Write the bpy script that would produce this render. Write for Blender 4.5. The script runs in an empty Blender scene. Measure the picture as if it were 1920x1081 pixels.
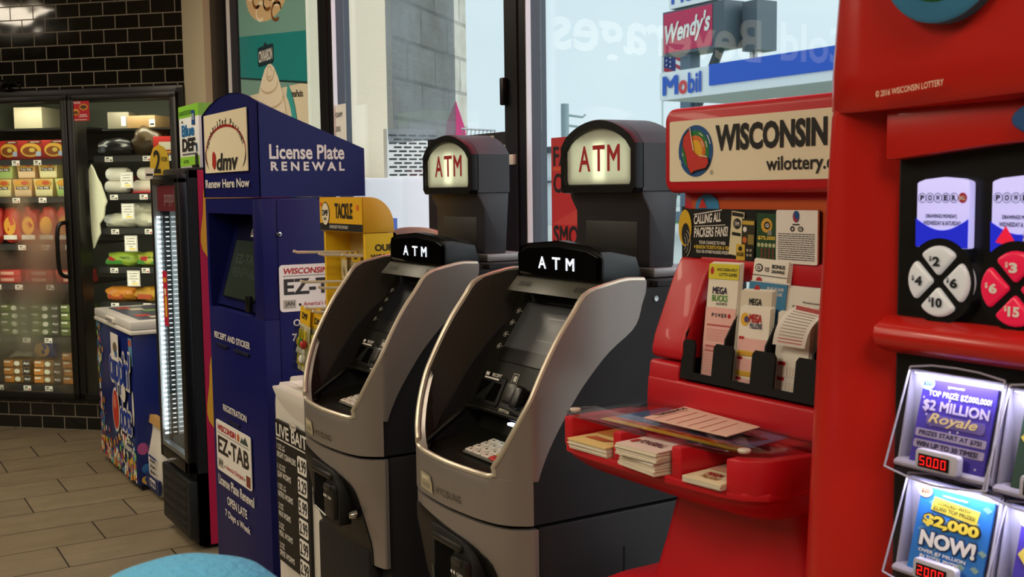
import bpy, bmesh, math, random
from mathutils import Matrix, Vector
random.seed(7)
sc = bpy.context.scene
COL = sc.collection
R = math.radians

# ------------------------------------------------------------------ camera, world, lights, exposure
cam_d = bpy.data.cameras.new('camera'); cam = bpy.data.objects.new('camera', cam_d); COL.objects.link(cam)
yaw, pit, rol = R(31.7), R(-5.1), R(0.72)
F = Vector((math.sin(yaw)*math.cos(pit), math.cos(yaw)*math.cos(pit), math.sin(pit)))
R0 = Vector((math.cos(yaw), -math.sin(yaw), 0)); U0 = R0.cross(F)
RX = math.cos(rol)*R0 - math.sin(rol)*U0; UP = RX.cross(F)
m = Matrix((RX, UP, -F)).transposed().to_4x4(); m.translation = Vector((0, 0, 1.5))
cam.matrix_world = m
cam_d.sensor_width = 36; cam_d.lens = 2060/1920*36; cam_d.clip_start = .05; cam_d.clip_end = 500
cam_d.dof.use_dof = True; cam_d.dof.focus_distance = 2.7; cam_d.dof.aperture_fstop = 16
sc.camera = cam

w = bpy.data.worlds.new('overcast_sky'); sc.world = w; w.use_nodes = True
nt = w.node_tree; bg = nt.nodes['Background']
tc = nt.nodes.new('ShaderNodeTexCoord'); nz = nt.nodes.new('ShaderNodeTexNoise'); cr = nt.nodes.new('ShaderNodeValToRGB')
nz.inputs['Scale'].default_value = 3; nz.inputs['Detail'].default_value = 4
cr.color_ramp.elements[0].position = .35; cr.color_ramp.elements[0].color = (.63, .76, .84, 1)
cr.color_ramp.elements[1].position = .7; cr.color_ramp.elements[1].color = (.76, .88, .93, 1)
nt.links.new(tc.outputs['Generated'], nz.inputs['Vector']); nt.links.new(nz.outputs['Fac'], cr.inputs['Fac'])
nt.links.new(cr.outputs['Color'], bg.inputs['Color']); bg.inputs['Strength'].default_value = 1.18
sun_d = bpy.data.lights.new('overcast_sun', 'SUN'); sun_d.energy = 2.2; sun_d.angle = R(70); sun_d.color = (.95, .97, 1)
sun = bpy.data.objects.new('overcast_sun', sun_d); COL.objects.link(sun); sun.rotation_euler = (R(52), 0, R(32))

def area(name, loc, sx, sy, power, col, rot=(0, 0, 0)):
    l = bpy.data.lights.new(name, 'AREA'); l.shape = 'RECTANGLE'; l.size = sx; l.size_y = sy; l.energy = power; l.color = col
    o = bpy.data.objects.new(name, l); COL.objects.link(o); o.location = loc; o.rotation_euler = rot
    return o
def spot(name, loc, power, col, size=.02):
    l = bpy.data.lights.new(name, 'POINT'); l.energy = power; l.color = col; l.shadow_soft_size = size
    o = bpy.data.objects.new(name, l); COL.objects.link(o); o.location = loc
    return o
WARM = (1, .87, .68)
CEIL = [(-1.5, 1.2), (-1.5, 4.2), (-.2, -1.2), (-3.0, 7.0), (-3.0, 1.5), (.1, 5.3)]
for x, y in CEIL:
    area('ceiling_lamp', (x, y, 3.22), 1.15, .55, 40, WARM)

sc.view_settings.view_transform = 'Standard'; sc.view_settings.look = 'None'
sc.view_settings.gamma = 1; sc.view_settings.use_curve_mapping = False
sc.view_settings.exposure = 0.0
sc.cycles.max_bounces = 10; sc.cycles.transparent_max_bounces = 24; sc.cycles.diffuse_bounces = 4; sc.cycles.glossy_bounces = 4
sc.cycles.sample_clamp_indirect = 6; sc.cycles.caustics_reflective = False; sc.cycles.caustics_refractive = False

# ------------------------------------------------------------------ materials
def lin(h):
    h = h.lstrip('#'); o = []
    for i in (0, 2, 4):
        c = int(h[i:i+2], 16)/255
        o.append(c/12.92 if c <= .04045 else ((c+.055)/1.055)**2.4)
    return (*o, 1)
_mc = {}
def mat(h, rough=.5, metal=0, emit=0, coat=0, var=.12, bump=0, bscale=40, spec=.5, name=None):
    key = (h, rough, metal, emit, coat, bump, spec)
    if key in _mc: return _mc[key]
    mt = bpy.data.materials.new(name or 'paint_'+h.lstrip('#')); mt.use_nodes = True
    t = mt.node_tree; b = t.nodes['Principled BSDF']
    b.inputs['Base Color'].default_value = lin(h); b.inputs['Metallic'].default_value = metal
    b.inputs['Roughness'].default_value = rough; b.inputs['Coat Weight'].default_value = coat
    b.inputs['Specular IOR Level'].default_value = spec
    if emit:
        b.inputs['Emission Color'].default_value = lin(h); b.inputs['Emission Strength'].default_value = emit
    else:
        co = t.nodes.new('ShaderNodeTexCoord'); n = t.nodes.new('ShaderNodeTexNoise'); n.inputs['Scale'].default_value = bscale
        n.inputs['Detail'].default_value = 3
        mr = t.nodes.new('ShaderNodeMapRange'); mr.inputs['To Min'].default_value = max(.02, rough*(1-var)); mr.inputs['To Max'].default_value = min(1, rough*(1+var))
        t.links.new(co.outputs['Object'], n.inputs['Vector']); t.links.new(n.outputs['Fac'], mr.inputs['Value']); t.links.new(mr.outputs['Result'], b.inputs['Roughness'])
        if bump:
            bp = t.nodes.new('ShaderNodeBump'); bp.inputs['Strength'].default_value = bump; bp.inputs['Distance'].default_value = .004
            t.links.new(n.outputs['Fac'], bp.inputs['Height']); t.links.new(bp.outputs['Normal'], b.inputs['Normal'])
    _mc[key] = mt
    return mt
def glass(name, tint=(1, 1, 1, 1), haze=0, band=None, hscale=3, ior=1.5, rough=0, hcol=(.9, .9, .85, 1)):
    """thin pane: clear transmission with a Fresnel reflection, optionally misted over"""
    mt = bpy.data.materials.new(name); mt.use_nodes = True; t = mt.node_tree; t.nodes.clear()
    out = t.nodes.new('ShaderNodeOutputMaterial'); tr = t.nodes.new('ShaderNodeBsdfTransparent'); tr.inputs[0].default_value = tint
    gl = t.nodes.new('ShaderNodeBsdfGlossy'); gl.inputs['Roughness'].default_value = rough
    lw = t.nodes.new('ShaderNodeLayerWeight'); pw = t.nodes.new('ShaderNodeMath'); pw.operation = 'POWER'; pw.inputs[1].default_value = 5
    fr = t.nodes.new('ShaderNodeMath'); fr.operation = 'MULTIPLY_ADD'; r0 = ((ior-1)/(ior+1))**2; fr.inputs[1].default_value = 1-r0; fr.inputs[2].default_value = r0
    t.links.new(lw.outputs['Facing'], pw.inputs[0]); t.links.new(pw.outputs[0], fr.inputs[0])
    mx = t.nodes.new('ShaderNodeMixShader')
    t.links.new(fr.outputs[0], mx.inputs[0]); t.links.new(tr.outputs[0], mx.inputs[1]); t.links.new(gl.outputs[0], mx.inputs[2])
    last = mx
    if haze:
        co = t.nodes.new('ShaderNodeTexCoord'); n = t.nodes.new('ShaderNodeTexNoise'); n.inputs['Scale'].default_value = hscale; n.inputs['Detail'].default_value = 2
        mp = t.nodes.new('ShaderNodeMapping'); mp.inputs['Scale'].default_value = (1, 1, .8)
        mr = t.nodes.new('ShaderNodeMapRange'); mr.inputs['From Min'].default_value = .4; mr.inputs['From Max'].default_value = .68
        mr.inputs['To Min'].default_value = 0; mr.inputs['To Max'].default_value = haze
        df = t.nodes.new('ShaderNodeBsdfTranslucent'); df.inputs[0].default_value = hcol
        m2 = t.nodes.new('ShaderNodeMixShader')
        t.links.new(co.outputs['Object'], mp.inputs[0]); t.links.new(mp.outputs[0], n.inputs['Vector']); t.links.new(n.outputs['Fac'], mr.inputs['Value'])
        hz = mr.outputs[0]
        if band:
            sp = t.nodes.new('ShaderNodeSeparateXYZ'); t.links.new(co.outputs['Object'], sp.inputs[0]); b1 = t.nodes.new('ShaderNodeMapRange'); b1.inputs['From Min'].default_value = band[1]; b1.inputs['From Max'].default_value = band[0]
            t.links.new(sp.outputs['Z'], b1.inputs['Value']); mu = t.nodes.new('ShaderNodeMath'); mu.operation = 'MULTIPLY'; t.links.new(hz, mu.inputs[0]); t.links.new(b1.outputs[0], mu.inputs[1]); hz = mu.outputs[0]
        t.links.new(hz, m2.inputs[0]); t.links.new(mx.outputs[0], m2.inputs[1]); t.links.new(df.outputs[0], m2.inputs[2]); last = m2
    t.links.new(last.outputs[0], out.inputs[0])
    return mt
def tiles(name, cols, mortar, tw, th, msize, rough, axes, offset=.5, bump=.3, noise=0, metal=0, spec=.5):
    """brick pattern on the plane given by two object axes"""
    mt = bpy.data.materials.new(name); mt.use_nodes = True; t = mt.node_tree; b = t.nodes['Principled BSDF']
    co = t.nodes.new('ShaderNodeTexCoord'); sp = t.nodes.new('ShaderNodeSeparateXYZ'); cb = t.nodes.new('ShaderNodeCombineXYZ')
    t.links.new(co.outputs['Object'], sp.inputs[0])
    t.links.new(sp.outputs[axes[0]], cb.inputs[0]); t.links.new(sp.outputs[axes[1]], cb.inputs[1])
    br = t.nodes.new('ShaderNodeTexBrick'); br.offset = offset; br.inputs['Scale'].default_value = 1
    br.inputs['Brick Width'].default_value = tw; br.inputs['Row Height'].default_value = th
    br.inputs['Mortar Size'].default_value = msize; br.inputs['Mortar Smooth'].default_value = .1; br.inputs['Bias'].default_value = 0
    br.inputs['Color1'].default_value = lin(cols[0]); br.inputs['Color2'].default_value = lin(cols[1]); br.inputs['Mortar'].default_value = lin(mortar)
    t.links.new(cb.outputs[0], br.inputs['Vector'])
    cs = br.outputs['Color']
    n = t.nodes.new('ShaderNodeTexNoise'); n.inputs['Scale'].default_value = 9; n.inputs['Detail'].default_value = 6
    t.links.new(cb.outputs[0], n.inputs['Vector'])
    if noise:
        mx = t.nodes.new('ShaderNodeMix'); mx.data_type = 'RGBA'; mx.blend_type = 'OVERLAY'; mx.inputs['Factor'].default_value = noise
        t.links.new(cs, mx.inputs['A']); t.links.new(n.outputs['Color'], mx.inputs['B'])
        hs = t.nodes.new('ShaderNodeRGBToBW'); t.links.new(n.outputs['Color'], hs.inputs[0]); t.links.new(hs.outputs[0], mx.inputs['B'])
        cs = mx.outputs['Result']
    t.links.new(cs, b.inputs['Base Color'])
    b.inputs['Specular IOR Level'].default_value = spec
    b.inputs['Roughness'].default_value = rough
    mr = t.nodes.new('ShaderNodeMapRange'); mr.inputs['To Min'].default_value = rough; mr.inputs['To Max'].default_value = .8
    t.links.new(br.outputs['Fac'], mr.inputs['Value']); t.links.new(mr.outputs[0], b.inputs['Roughness'])
    ma = t.nodes.new('ShaderNodeMath'); ma.operation = 'MULTIPLY_ADD'; ma.inputs[1].default_value = -1; 
    n2 = t.nodes.new('ShaderNodeTexNoise'); n2.inputs['Scale'].default_value = 5; n2.inputs['Detail'].default_value = 1
    t.links.new(cb.outputs[0], n2.inputs['Vector'])
    t.links.new(br.outputs['Fac'], ma.inputs[0]); t.links.new(n2.outputs['Fac'], ma.inputs[2])
    bp = t.nodes.new('ShaderNodeBump'); bp.inputs['Strength'].default_value = bump; bp.inputs['Distance'].default_value = .006
    t.links.new(ma.outputs[0], bp.inputs['Height']); t.links.new(bp.outputs['Normal'], b.inputs['Normal'])
    return mt
def lampface(name, h, emit):
    """back-lit milky plastic: passes the light of the lamp standing behind it"""
    mt = bpy.data.materials.new(name); mt.use_nodes = True; t = mt.node_tree; t.nodes.clear()
    out = t.nodes.new('ShaderNodeOutputMaterial'); a = t.nodes.new('ShaderNodeBsdfTranslucent'); d = t.nodes.new('ShaderNodeBsdfDiffuse')
    a.inputs[0].default_value = lin(h); d.inputs[0].default_value = lin(h)
    mx = t.nodes.new('ShaderNodeMixShader'); mx.inputs[0].default_value = .45
    t.links.new(a.outputs[0], mx.inputs[1]); t.links.new(d.outputs[0], mx.inputs[2])
    t.links.new(mx.outputs[0], out.inputs[0])
    return mt

# ------------------------------------------------------------------ mesh builder
_tx = {}
def text_mesh(s, bold=0, shear=0):
    k = (s, bold, shear)
    if k not in _tx:
        thick = bold if 'M' in s else 0
        cu = bpy.data.curves.new('t', 'FONT'); cu.body = s; cu.offset = 0 if thick else bold; cu.shear = shear; cu.resolution_u = 3
        o = bpy.data.objects.new('t', cu); COL.objects.link(o)
        dg = bpy.context.evaluated_depsgraph_get(); me = o.evaluated_get(dg).to_mesh()
        v = [(p.co.x, p.co.y, 0) for p in me.vertices]; f = [tuple(p.vertices) for p in me.polygons]
        if thick:
            v0, f0 = [q[:2] for q in v], f; v = []; f = []
            for dx, dy in ((-1, -1), (1, -1), (1, 1), (-1, 1), (0, 0)): f += [tuple(q+len(v) for q in p) for p in f0]; v += [(a+dx*thick, b+dy*thick, len(v)//len(v0)) for a, b in v0]
        o.evaluated_get(dg).to_mesh_clear(); bpy.data.objects.remove(o); bpy.data.curves.remove(cu)
        if not v: v = [(0, 0, 0), (1, 1, 0)]
        x0 = min(q[0] for q in v); x1 = max(q[0] for q in v); z0 = min(q[1] for q in v); z1 = max(q[1] for q in v)
        _tx[k] = ([((a-x0)/max(1e-6, x1-x0), (b-z0)/max(1e-6, z1-z0), c) for a, b, c in v], f, (x1-x0)/max(1e-6, z1-z0))
    return _tx[k]
def lerp(pts, t):
    """piecewise linear y(x) through sorted points"""
    if t <= pts[0][0]: return pts[0][1]
    for (a, b), (c, d) in zip(pts, pts[1:]):
        if t <= c: return b+(d-b)*(t-a)/(c-a) if c > a else d
    return pts[-1][1]
def smooth(pts, n=6, closed=False):
    """Catmull-Rom through points"""
    P = [Vector(p) for p in pts]; out = []; N = len(P); rng = range(N if closed else N-1)
    for i in rng:
        g = (lambda j: P[j % N]) if closed else (lambda j: P[max(0, min(N-1, j))])
        p0, p1, p2, p3 = g(i-1), g(i), g(i+1), g(i+2)
        for k in range(n):
            t = k/n
            out.append(.5*((2*p1)+(p2-p0)*t+(2*p0-5*p1+4*p2-p3)*t*t+(3*p1-p0-3*p2+p3)*t**3))
    if not closed: out.append(P[-1])
    return [tuple(p) for p in out]
def rrect(x0, x1, z0, z1, r, n=5):
    o = []
    for cx, cz, a in ((x1-r, z1-r, 0), (x0+r, z1-r, 90), (x0+r, z0+r, 180), (x1-r, z0+r, 270)):
        for k in range(n+1):
            t = R(a+90*k/n); o.append((cx+r*math.cos(t), cz+r*math.sin(t)))
    return o
class MB:
    def __init__(s): s.v = []; s.f = []; s.mi = []; s.mats = []; s.M = Matrix()
    def idx(s, m):
        if m not in s.mats: s.mats.append(m)
        return s.mats.index(m)
    def add(s, vs, fs, m):
        b = len(s.v); i = s.idx(m)
        s.v += [tuple(s.M @ Vector(p)) for p in vs]
        for f in fs: s.f.append(tuple(b+k for k in f)); s.mi.append(i)
        return s
    def bm(s, bm, m):
        bm.normal_update()
        vs = [tuple(v.co) for v in bm.verts]; bm.verts.index_update()
        fs = [tuple(v.index for v in f.verts) for f in bm.faces]
        bm.free(); return s.add(vs, fs, m)
    def box(s, x0, x1, y0, y1, z0, z1, m, bev=0, seg=2):
        x0, x1 = sorted((x0, x1)); y0, y1 = sorted((y0, y1)); z0, z1 = sorted((z0, z1))
        vs = [(x0,y0,z0),(x1,y0,z0),(x1,y1,z0),(x0,y1,z0),(x0,y0,z1),(x1,y0,z1),(x1,y1,z1),(x0,y1,z1)]
        fs = [(0,3,2,1),(4,5,6,7),(0,1,5,4),(1,2,6,5),(2,3,7,6),(3,0,4,7)]
        if not bev: return s.add(vs, fs, m)
        b = bmesh.new(); q = [b.verts.new(p) for p in vs]
        for f in fs: b.faces.new([q[i] for i in f])
        bmesh.ops.bevel(b, geom=list(b.edges), offset=min(bev, .49*min(x1-x0, y1-y0, z1-z0)), segments=seg, profile=.5, affect='EDGES')
        return s.bm(b, m)
    def prism(s, pts, ax, a, b_, m, bev=0, seg=2):
        """extrude a polygon: ax 'x' takes (y,z), 'y' takes (x,z), 'z' takes (x,y)"""
        mk = {'x': lambda p, t: (t, p[0], p[1]), 'y': lambda p, t: (p[0], t, p[1]), 'z': lambda p, t: (p[0], p[1], t)}[ax]
        n = len(pts); b = bmesh.new()
        lo = [b.verts.new(mk(p, a)) for p in pts]; hi = [b.verts.new(mk(p, b_)) for p in pts]
        b.faces.new(lo); b.faces.new(hi[::-1])
        for i in range(n):
            j = (i+1) % n; b.faces.new((lo[j], lo[i], hi[i], hi[j]))
        bmesh.ops.recalc_face_normals(b, faces=list(b.faces))
        if bev:
            b.normal_update()
            es = [e for e in b.edges if e.calc_face_angle(0) > R(30)]
            bmesh.ops.bevel(b, geom=es, offset=bev, segments=seg, profile=.5, affect='EDGES', clamp_overlap=True)
        return s.bm(b, m)
    def loft(s, rings, m, cap=True, closed=True):
        n = len(rings[0]); vs = [p for r in rings for p in r]; fs = []
        for i in range(len(rings)-1):
            for j in range(n if closed else n-1):
                k = (j+1) % n; fs.append((i*n+j, i*n+k, (i+1)*n+k, (i+1)*n+j))
        if cap and closed: fs += [tuple(range(n))[::-1], tuple(range((len(rings)-1)*n, len(rings)*n))]
        return s.add(vs, fs, m)
    def tube(s, pts, r, m, n=8, cap=True):
        P = [Vector(p) for p in pts]; rings = []; up = None
        for i, p in enumerate(P):
            d = (P[min(i+1, len(P)-1)]-P[max(i-1, 0)]).normalized()
            if up is None: up = d.orthogonal().normalized()
            up = (up-d*up.dot(d)).normalized(); sd = d.cross(up)
            rr = r[i] if isinstance(r, (list, tuple)) else r
            rings.append([tuple(p+up*rr*math.cos(2*math.pi*k/n)+sd*rr*math.sin(2*math.pi*k/n)) for k in range(n)])
        return s.loft(rings, m, cap)
    def lathe(s, prof, c, m, n=24, ax='z'):
        rings = []
        for r, h in prof:
            ring = []
            for k in range(n):
                a = 2*math.pi*k/n; x, y = r*math.cos(a), r*math.sin(a)
                ring.append({'z': (c[0]+x, c[1]+y, c[2]+h), 'y': (c[0]+x, c[1]+h, c[2]-y), 'x': (c[0]+h, c[1]+x, c[2]+y)}[ax])
            rings.append(ring)
        return s.loft(rings, m)
    def ell(s, c, r, m, nu=16, nv=10, warp=None):
        vs = []; fs = []
        for i in range(nv+1):
            t = math.pi*i/nv
            for j in range(nu):
                a = 2*math.pi*j/nu; p = Vector((math.sin(t)*math.cos(a), math.sin(t)*math.sin(a), math.cos(t)))
                k = warp(p) if warp else 1
                vs.append((c[0]+r[0]*p.x*k, c[1]+r[1]*p.y*k, c[2]+r[2]*p.z*k))
        for i in range(nv):
            for j in range(nu):
                k = (j+1) % nu; fs.append((i*nu+j, (i+1)*nu+j, (i+1)*nu+k, i*nu+k))
        return s.add(vs, fs, m)
    def poly(s, pts, y, m): return s.add([(p[0], y, p[1]) for p in pts], [tuple(range(len(pts)))], m)   # flat print, faces -y
    def rect(s, x0, x1, z0, z1, y, m): return s.poly([(x0, z0), (x1, z0), (x1, z1), (x0, z1)], y, m)
    def disc(s, cx, cz, rx, rz, y, m, n=28): return s.poly([(cx+rx*math.cos(2*math.pi*k/n), cz+rz*math.sin(2*math.pi*k/n)) for k in range(n)], y, m)
    def arc(s, cx, cz, rx, rz, wd, a0, a1, y, m, n=24):
        vs = []; fs = []
        for k in range(n+1):
            a = R(a0+(a1-a0)*k/n)
            ww = wd(k/n) if callable(wd) else wd
            vs += [(cx+(rx+ww)*math.cos(a), y, cz+(rz+ww)*math.sin(a)), (cx+rx*math.cos(a), y, cz+rz*math.sin(a))]
        for k in range(n): fs.append((2*k, 2*k+1, 2*k+3, 2*k+2))
        return s.add(vs, fs, m)
    def text(s, t, x0, x1, z0, z1, y, m, bold=.015, shear=0, slope=0):
        v, f, _ = text_mesh(t, bold, shear)
        return s.add([(x0+(x1-x0)*a, y-.00004*c, z0+(z1-z0)*b+slope*a) for a, b, c in v], f, m)
    def textc(s, t, cx, z0, h, y, m, bold=.015, shear=0, wmax=9, k=1.0, left=False):
        """text of height h keeping its own width (times k), centred on cx"""
        _, _, asp = text_mesh(t, bold, shear); wd = min(h*asp*k, wmax)
        if left: return s.text(t, cx, cx+wd, z0, z0+h, y, m, bold, shear)
        return s.text(t, cx-wd/2, cx+wd/2, z0, z0+h, y, m, bold, shear)
    def patch(s, fn, zs, xl, xr, nx, m, th=.01, m2=None):
        """surface y=fn(x,z) between the curves xl(z), xr(z), given a back face th behind"""
        nz = len(zs); fr = []; bk = []
        for z in zs:
            a, b = xl(z), xr(z)
            for i in range(nx+1):
                x = a+(b-a)*i/nx; y = fn(x, z); fr.append((x, y, z)); bk.append((x, y+th, z))
        W = nx+1; fs = []; fb = []; N = len(fr)
        for i in range(nz-1):
            for j in range(nx):
                q = (i*W+j, i*W+j+1, (i+1)*W+j+1, (i+1)*W+j); fs.append(q); fb.append(tuple(N+k for k in q[::-1]))
        ed = [(j, j+1) for j in range(nx)]+[((i)*W+nx, (i+1)*W+nx) for i in range(nz-1)]+[((nz-1)*W+j+1, (nz-1)*W+j) for j in range(nx)]+[((i+1)*W, i*W) for i in range(nz-1)]
        for a, b in ed: fs.append((b, a, N+a, N+b))
        if m2: 
            s.add(fr+bk, fs, m); return s.add(bk, [tuple(k-N for k in q) for q in fb], m2)
        return s.add(fr+bk, fs+fb, m)
    def build(s, name, parent=None, label=None, ang=38, loc=None, rot=None):
        me = bpy.data.meshes.new(name); me.from_pydata(s.v, [], s.f)
        for mt in s.mats: me.materials.append(mt)
        me.polygons.foreach_set('material_index', s.mi); me.polygons.foreach_set('use_smooth', [True]*len(s.f))
        me.update(); me.set_sharp_from_angle(angle=R(ang))
        o = bpy.data.objects.new(name, me); COL.objects.link(o)
        if parent: o.parent = parent
        if loc: o.location = loc
        if rot: o.rotation_euler = rot
        if label: o['label'] = label
        return o
def T(x=0, y=0, z=0): return Matrix.Translation((x, y, z))
def RZ(d): return Matrix.Rotation(R(d), 4, 'Z')
def RXm(d): return Matrix.Rotation(R(d), 4, 'X')
def RY(d): return Matrix.Rotation(R(d), 4, 'Y')
def SIDE(x0): return T(x0)@RZ(90)          # prints on a +x face, reading along +y
def thing(name, label, cat, loc=(0, 0, 0), rz=0, group=None):
    o = bpy.data.objects.new(name, None); COL.objects.link(o); o.location = loc; o.rotation_euler = (0, 0, R(rz)); o.empty_display_size = .1
    return tag(o, label, cat, group)
def tag(o, label, cat, group=None):
    o['label'] = label; o['category'] = cat
    if group: o['group'] = group
    return o
def dup(root, loc=None, label=None, rz=None):
    r = root.copy(); COL.objects.link(r)
    if loc: r.location = loc
    if rz is not None: r.rotation_euler = (0, 0, R(rz))
    if label: r['label'] = label
    for ch in list(root.children):
        c = ch.copy(); COL.objects.link(c); c.parent = r
        for g in list(ch.children):
            d = g.copy(); COL.objects.link(d); d.parent = c
    return r
def struct(o): o['kind'] = 'structure'; return o
def facing(name, label, cat, X, Y, group=None): return thing(name, label, cat, (X, Y, 0), -90, group)   # local x = Y0-Y, local y = X-X0

BLK = mat('0b0b0c', .35, spec=.35, name='black_plastic'); BLKM = mat('101112', .6, name='black_matte'); WHT = mat('e9e6df', .5, name='white_print')
INK = mat('0a0a0a', .6, name='black_ink'); PAPER = mat('efece6', .7, name='paper_white'); CREAM = mat('efe4c8', .45, name='cream_panel')
RED = mat('a80f14', .4, name='red_plastic'); REDK = mat('c20e1e', .42, coat=.08, name='red_gloss_plastic'); REDINK = mat('b3141a', .5, name='red_ink')
YEL = mat('e8b313', .45, name='yellow_card'); NAVY = mat('0c1250', .35, name='navy_steel'); STEEL = mat('b9b9b9', .3, 1, name='steel')
CHROME = mat('cfcfcf', .15, 1, name='chrome')
# ------------------------------------------------------------------ room
def floor_mat():
    mt = bpy.data.materials.new('floor_tile'); mt.use_nodes = True; t = mt.node_tree; b = t.nodes['Principled BSDF']; N = t.nodes.new; L = t.links.new
    co = N('ShaderNodeTexCoord'); sp = N('ShaderNodeSeparateXYZ'); L(co.outputs['Object'], sp.inputs[0])
    def mth(op, a, bb):
        q = N('ShaderNodeMath'); q.operation = op
        for i, x in enumerate((a, bb)):
            if isinstance(x, (int, float)): q.inputs[i].default_value = x
            elif x is not None: L(x, q.inputs[i])
        return q.outputs[0]
    yy = mth('SUBTRACT', sp.outputs['Y'], 4.65-.303*40); row = mth('FLOOR', mth('DIVIDE', yy, .303), None)
    xx = mth('SUBTRACT', mth('SUBTRACT', sp.outputs['X'], .743-.61*40), mth('MULTIPLY', mth('SUBTRACT', row, 40), .203))
    cb = N('ShaderNodeCombineXYZ'); L(xx, cb.inputs[0]); L(yy, cb.inputs[1])
    br = N('ShaderNodeTexBrick'); br.offset = 0; br.inputs['Scale'].default_value = 1; br.inputs['Brick Width'].default_value = .61; br.inputs['Row Height'].default_value = .303
    br.inputs['Mortar Size'].default_value = .0035; br.inputs['Mortar Smooth'].default_value = .2
    br.inputs['Color1'].default_value = lin('83765f'); br.inputs['Color2'].default_value = lin('776a55'); br.inputs['Mortar'].default_value = lin('1a140d')
    L(cb.outputs[0], br.inputs['Vector'])
    n = N('ShaderNodeTexNoise'); n.inputs['Scale'].default_value = 5; n.inputs['Detail'].default_value = 8; n.inputs['Roughness'].default_value = .65
    mp = N('ShaderNodeMapping'); mp.inputs['Scale'].default_value = (1, 2.2, 1); L(co.outputs['Object'], mp.inputs[0]); L(mp.outputs[0], n.inputs['Vector'])
    rp = N('ShaderNodeMapRange'); rp.inputs['From Min'].default_value = .3; rp.inputs['From Max'].default_value = .7; rp.inputs['To Min'].default_value = .78; rp.inputs['To Max'].default_value = 1.12
    L(n.outputs['Fac'], rp.inputs['Value'])
    mx = N('ShaderNodeMix'); mx.data_type = 'RGBA'; mx.blend_type = 'MULTIPLY'; mx.inputs['Factor'].default_value = 1
    L(br.outputs['Color'], mx.inputs['A']); L(rp.outputs[0], mx.inputs['B']); L(mx.outputs['Result'], b.inputs['Base Color'])
    b.inputs['Roughness'].default_value = .5
    bp = N('ShaderNodeBump'); bp.invert = True; bp.inputs['Strength'].default_value = .4; bp.inputs['Distance'].default_value = .003; L(br.outputs['Fac'], bp.inputs['Height']); L(bp.outputs[0], b.inputs['Normal'])
    return mt
WA = Vector((1.383, 7.307, 0)); WANG = -44.43           # the diagonal freezer wall: local x along it, local y into it
WM = T(*WA)@RZ(WANG)
sub = tiles('black_subway_tile', ('0b0a08', '14120e'), '7d776a', .163, .084, .0035, .06, ('X', 'Z'), bump=.5)
plast = mat('c9bda0', .8, bump=.1, name='tan_painted_plaster'); plast2 = mat('ded6c4', .8, name='pale_painted_plaster')
fl = MB().prism([(-6.5, -3.2), (2.0, -3.2), (2.0, 6.9), (1.9, 7.0), (-6.5, 15.3)], 'z', -.08, 0, floor_mat()).build('floor'); struct(fl)
cl = MB().prism([(-6.5, -3.2), (2.05, -3.2), (2.05, 6.9), (1.95, 7.1), (-6.5, 15.4)], 'z', 3.3, 3.4, mat('cfc6b2', .9, name='ceiling_tile')).build('ceiling'); struct(cl)
# diagonal wall with the freezer opening
DX0, DX1, DZ0, DZ1 = -.93, .70, .19, 2.165
wb = MB()
wb.box(-11.2, DX0, 0, .12, 0, 3.3, sub); wb.box(DX0, .74, 0, .12, DZ1, 3.3, sub); wb.box(DX0, .74, 0, .12, 0, DZ0, sub); wb.box(DX1, .74, 0, .12, DZ0, DZ1, sub)
wb = wb.build('wall_far', loc=WA, rot=(0, 0, R(WANG))); struct(wb)
struct(MB().box(-6.5, -6.38, -3.2, 15.2, 0, 3.3, mat('8b8578', .8, name='dim_plaster')).build('wall_left'))
struct(MB().box(-6.5, 2.0, -3.2, -3.08, 0, 3.3, mat('8b8578', .8, name='dim_plaster')).build('wall_near'))
# window wall: knee wall, header, mullions, panes
wl = MB(); wl.box(1.9, 2.06, -3.2, 6.3, 0, .3, plast); wl.box(1.9, 2.06, -3.2, 6.9, 3.05, 3.3, plast); wl.box(1.88, 2.06, 6.38, 6.95, 0, 3.05, plast)
struct(wl.build('wall_right'))
ALU = mat('17181b', .35, .3, name='dark_aluminium'); ALU2 = mat('474b55', .45, .2, name='grey_aluminium'); SKY_EDGE = mat('f0f3f8', .35, name='sky_reflection_white')  # the white strip colour stands for sky reflected on the metal edge
mul = [(6.08, 6.38), (4.596, 4.75), (3.01, 3.14), (1.4, 1.53), (-.2, -.07), (-1.8, -1.67)]
for i, (a, b) in enumerate(mul):
    q = MB(); q.box(1.92, 1.978, a+.002, b, .3, 3.05, ALU); q.box(1.922, 1.9405, a-.002, a+.004, .3, 3.05, SKY_EDGE); q.box(1.9415, 1.978, a-.001, a+.004, .3, 3.05, ALU2); q.box(1.98, 2.02, a+.03, b-.03, .3, 3.05, ALU2)
    q.box(1.915, 1.9205, a+.045, a+.055, .3, 3.05, mat('2b2b2e', .3, .4)); struct(q.build('trim_%d' % (i+1)))
pane = glass('window_glass', (.96, .985, .98, 1))
for i, (b, a) in enumerate(zip(mul, mul[1:])):
    q = MB(); q.box(1.975, 1.981, a[1], b[0], .36, 3.0, pane); o = struct(q.build('window_%d' % (i+1)))
    f = MB(); f.box(1.93, 2.01, a[1], b[0], .3, .36, ALU); f.box(1.93, 2.01, a[1], b[0], 3.0, 3.05, ALU); f.build('window_frame', o)
# ceiling light troffers
for i, (x, y) in enumerate(CEIL):
    t = thing('ceiling_light', 'recessed fluorescent ceiling light over the shop floor', 'light', (x, y, 3.3), 0, 'recessed ceiling lights')
    MB().box(-.62, .62, -.32, .32, -.03, 0, WHT).build('frame', t); MB().box(-.58, .58, -.28, .28, -.034, -.03, mat('ffe0b0', .5, emit=1.5)).build('diffuser', t)
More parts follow.
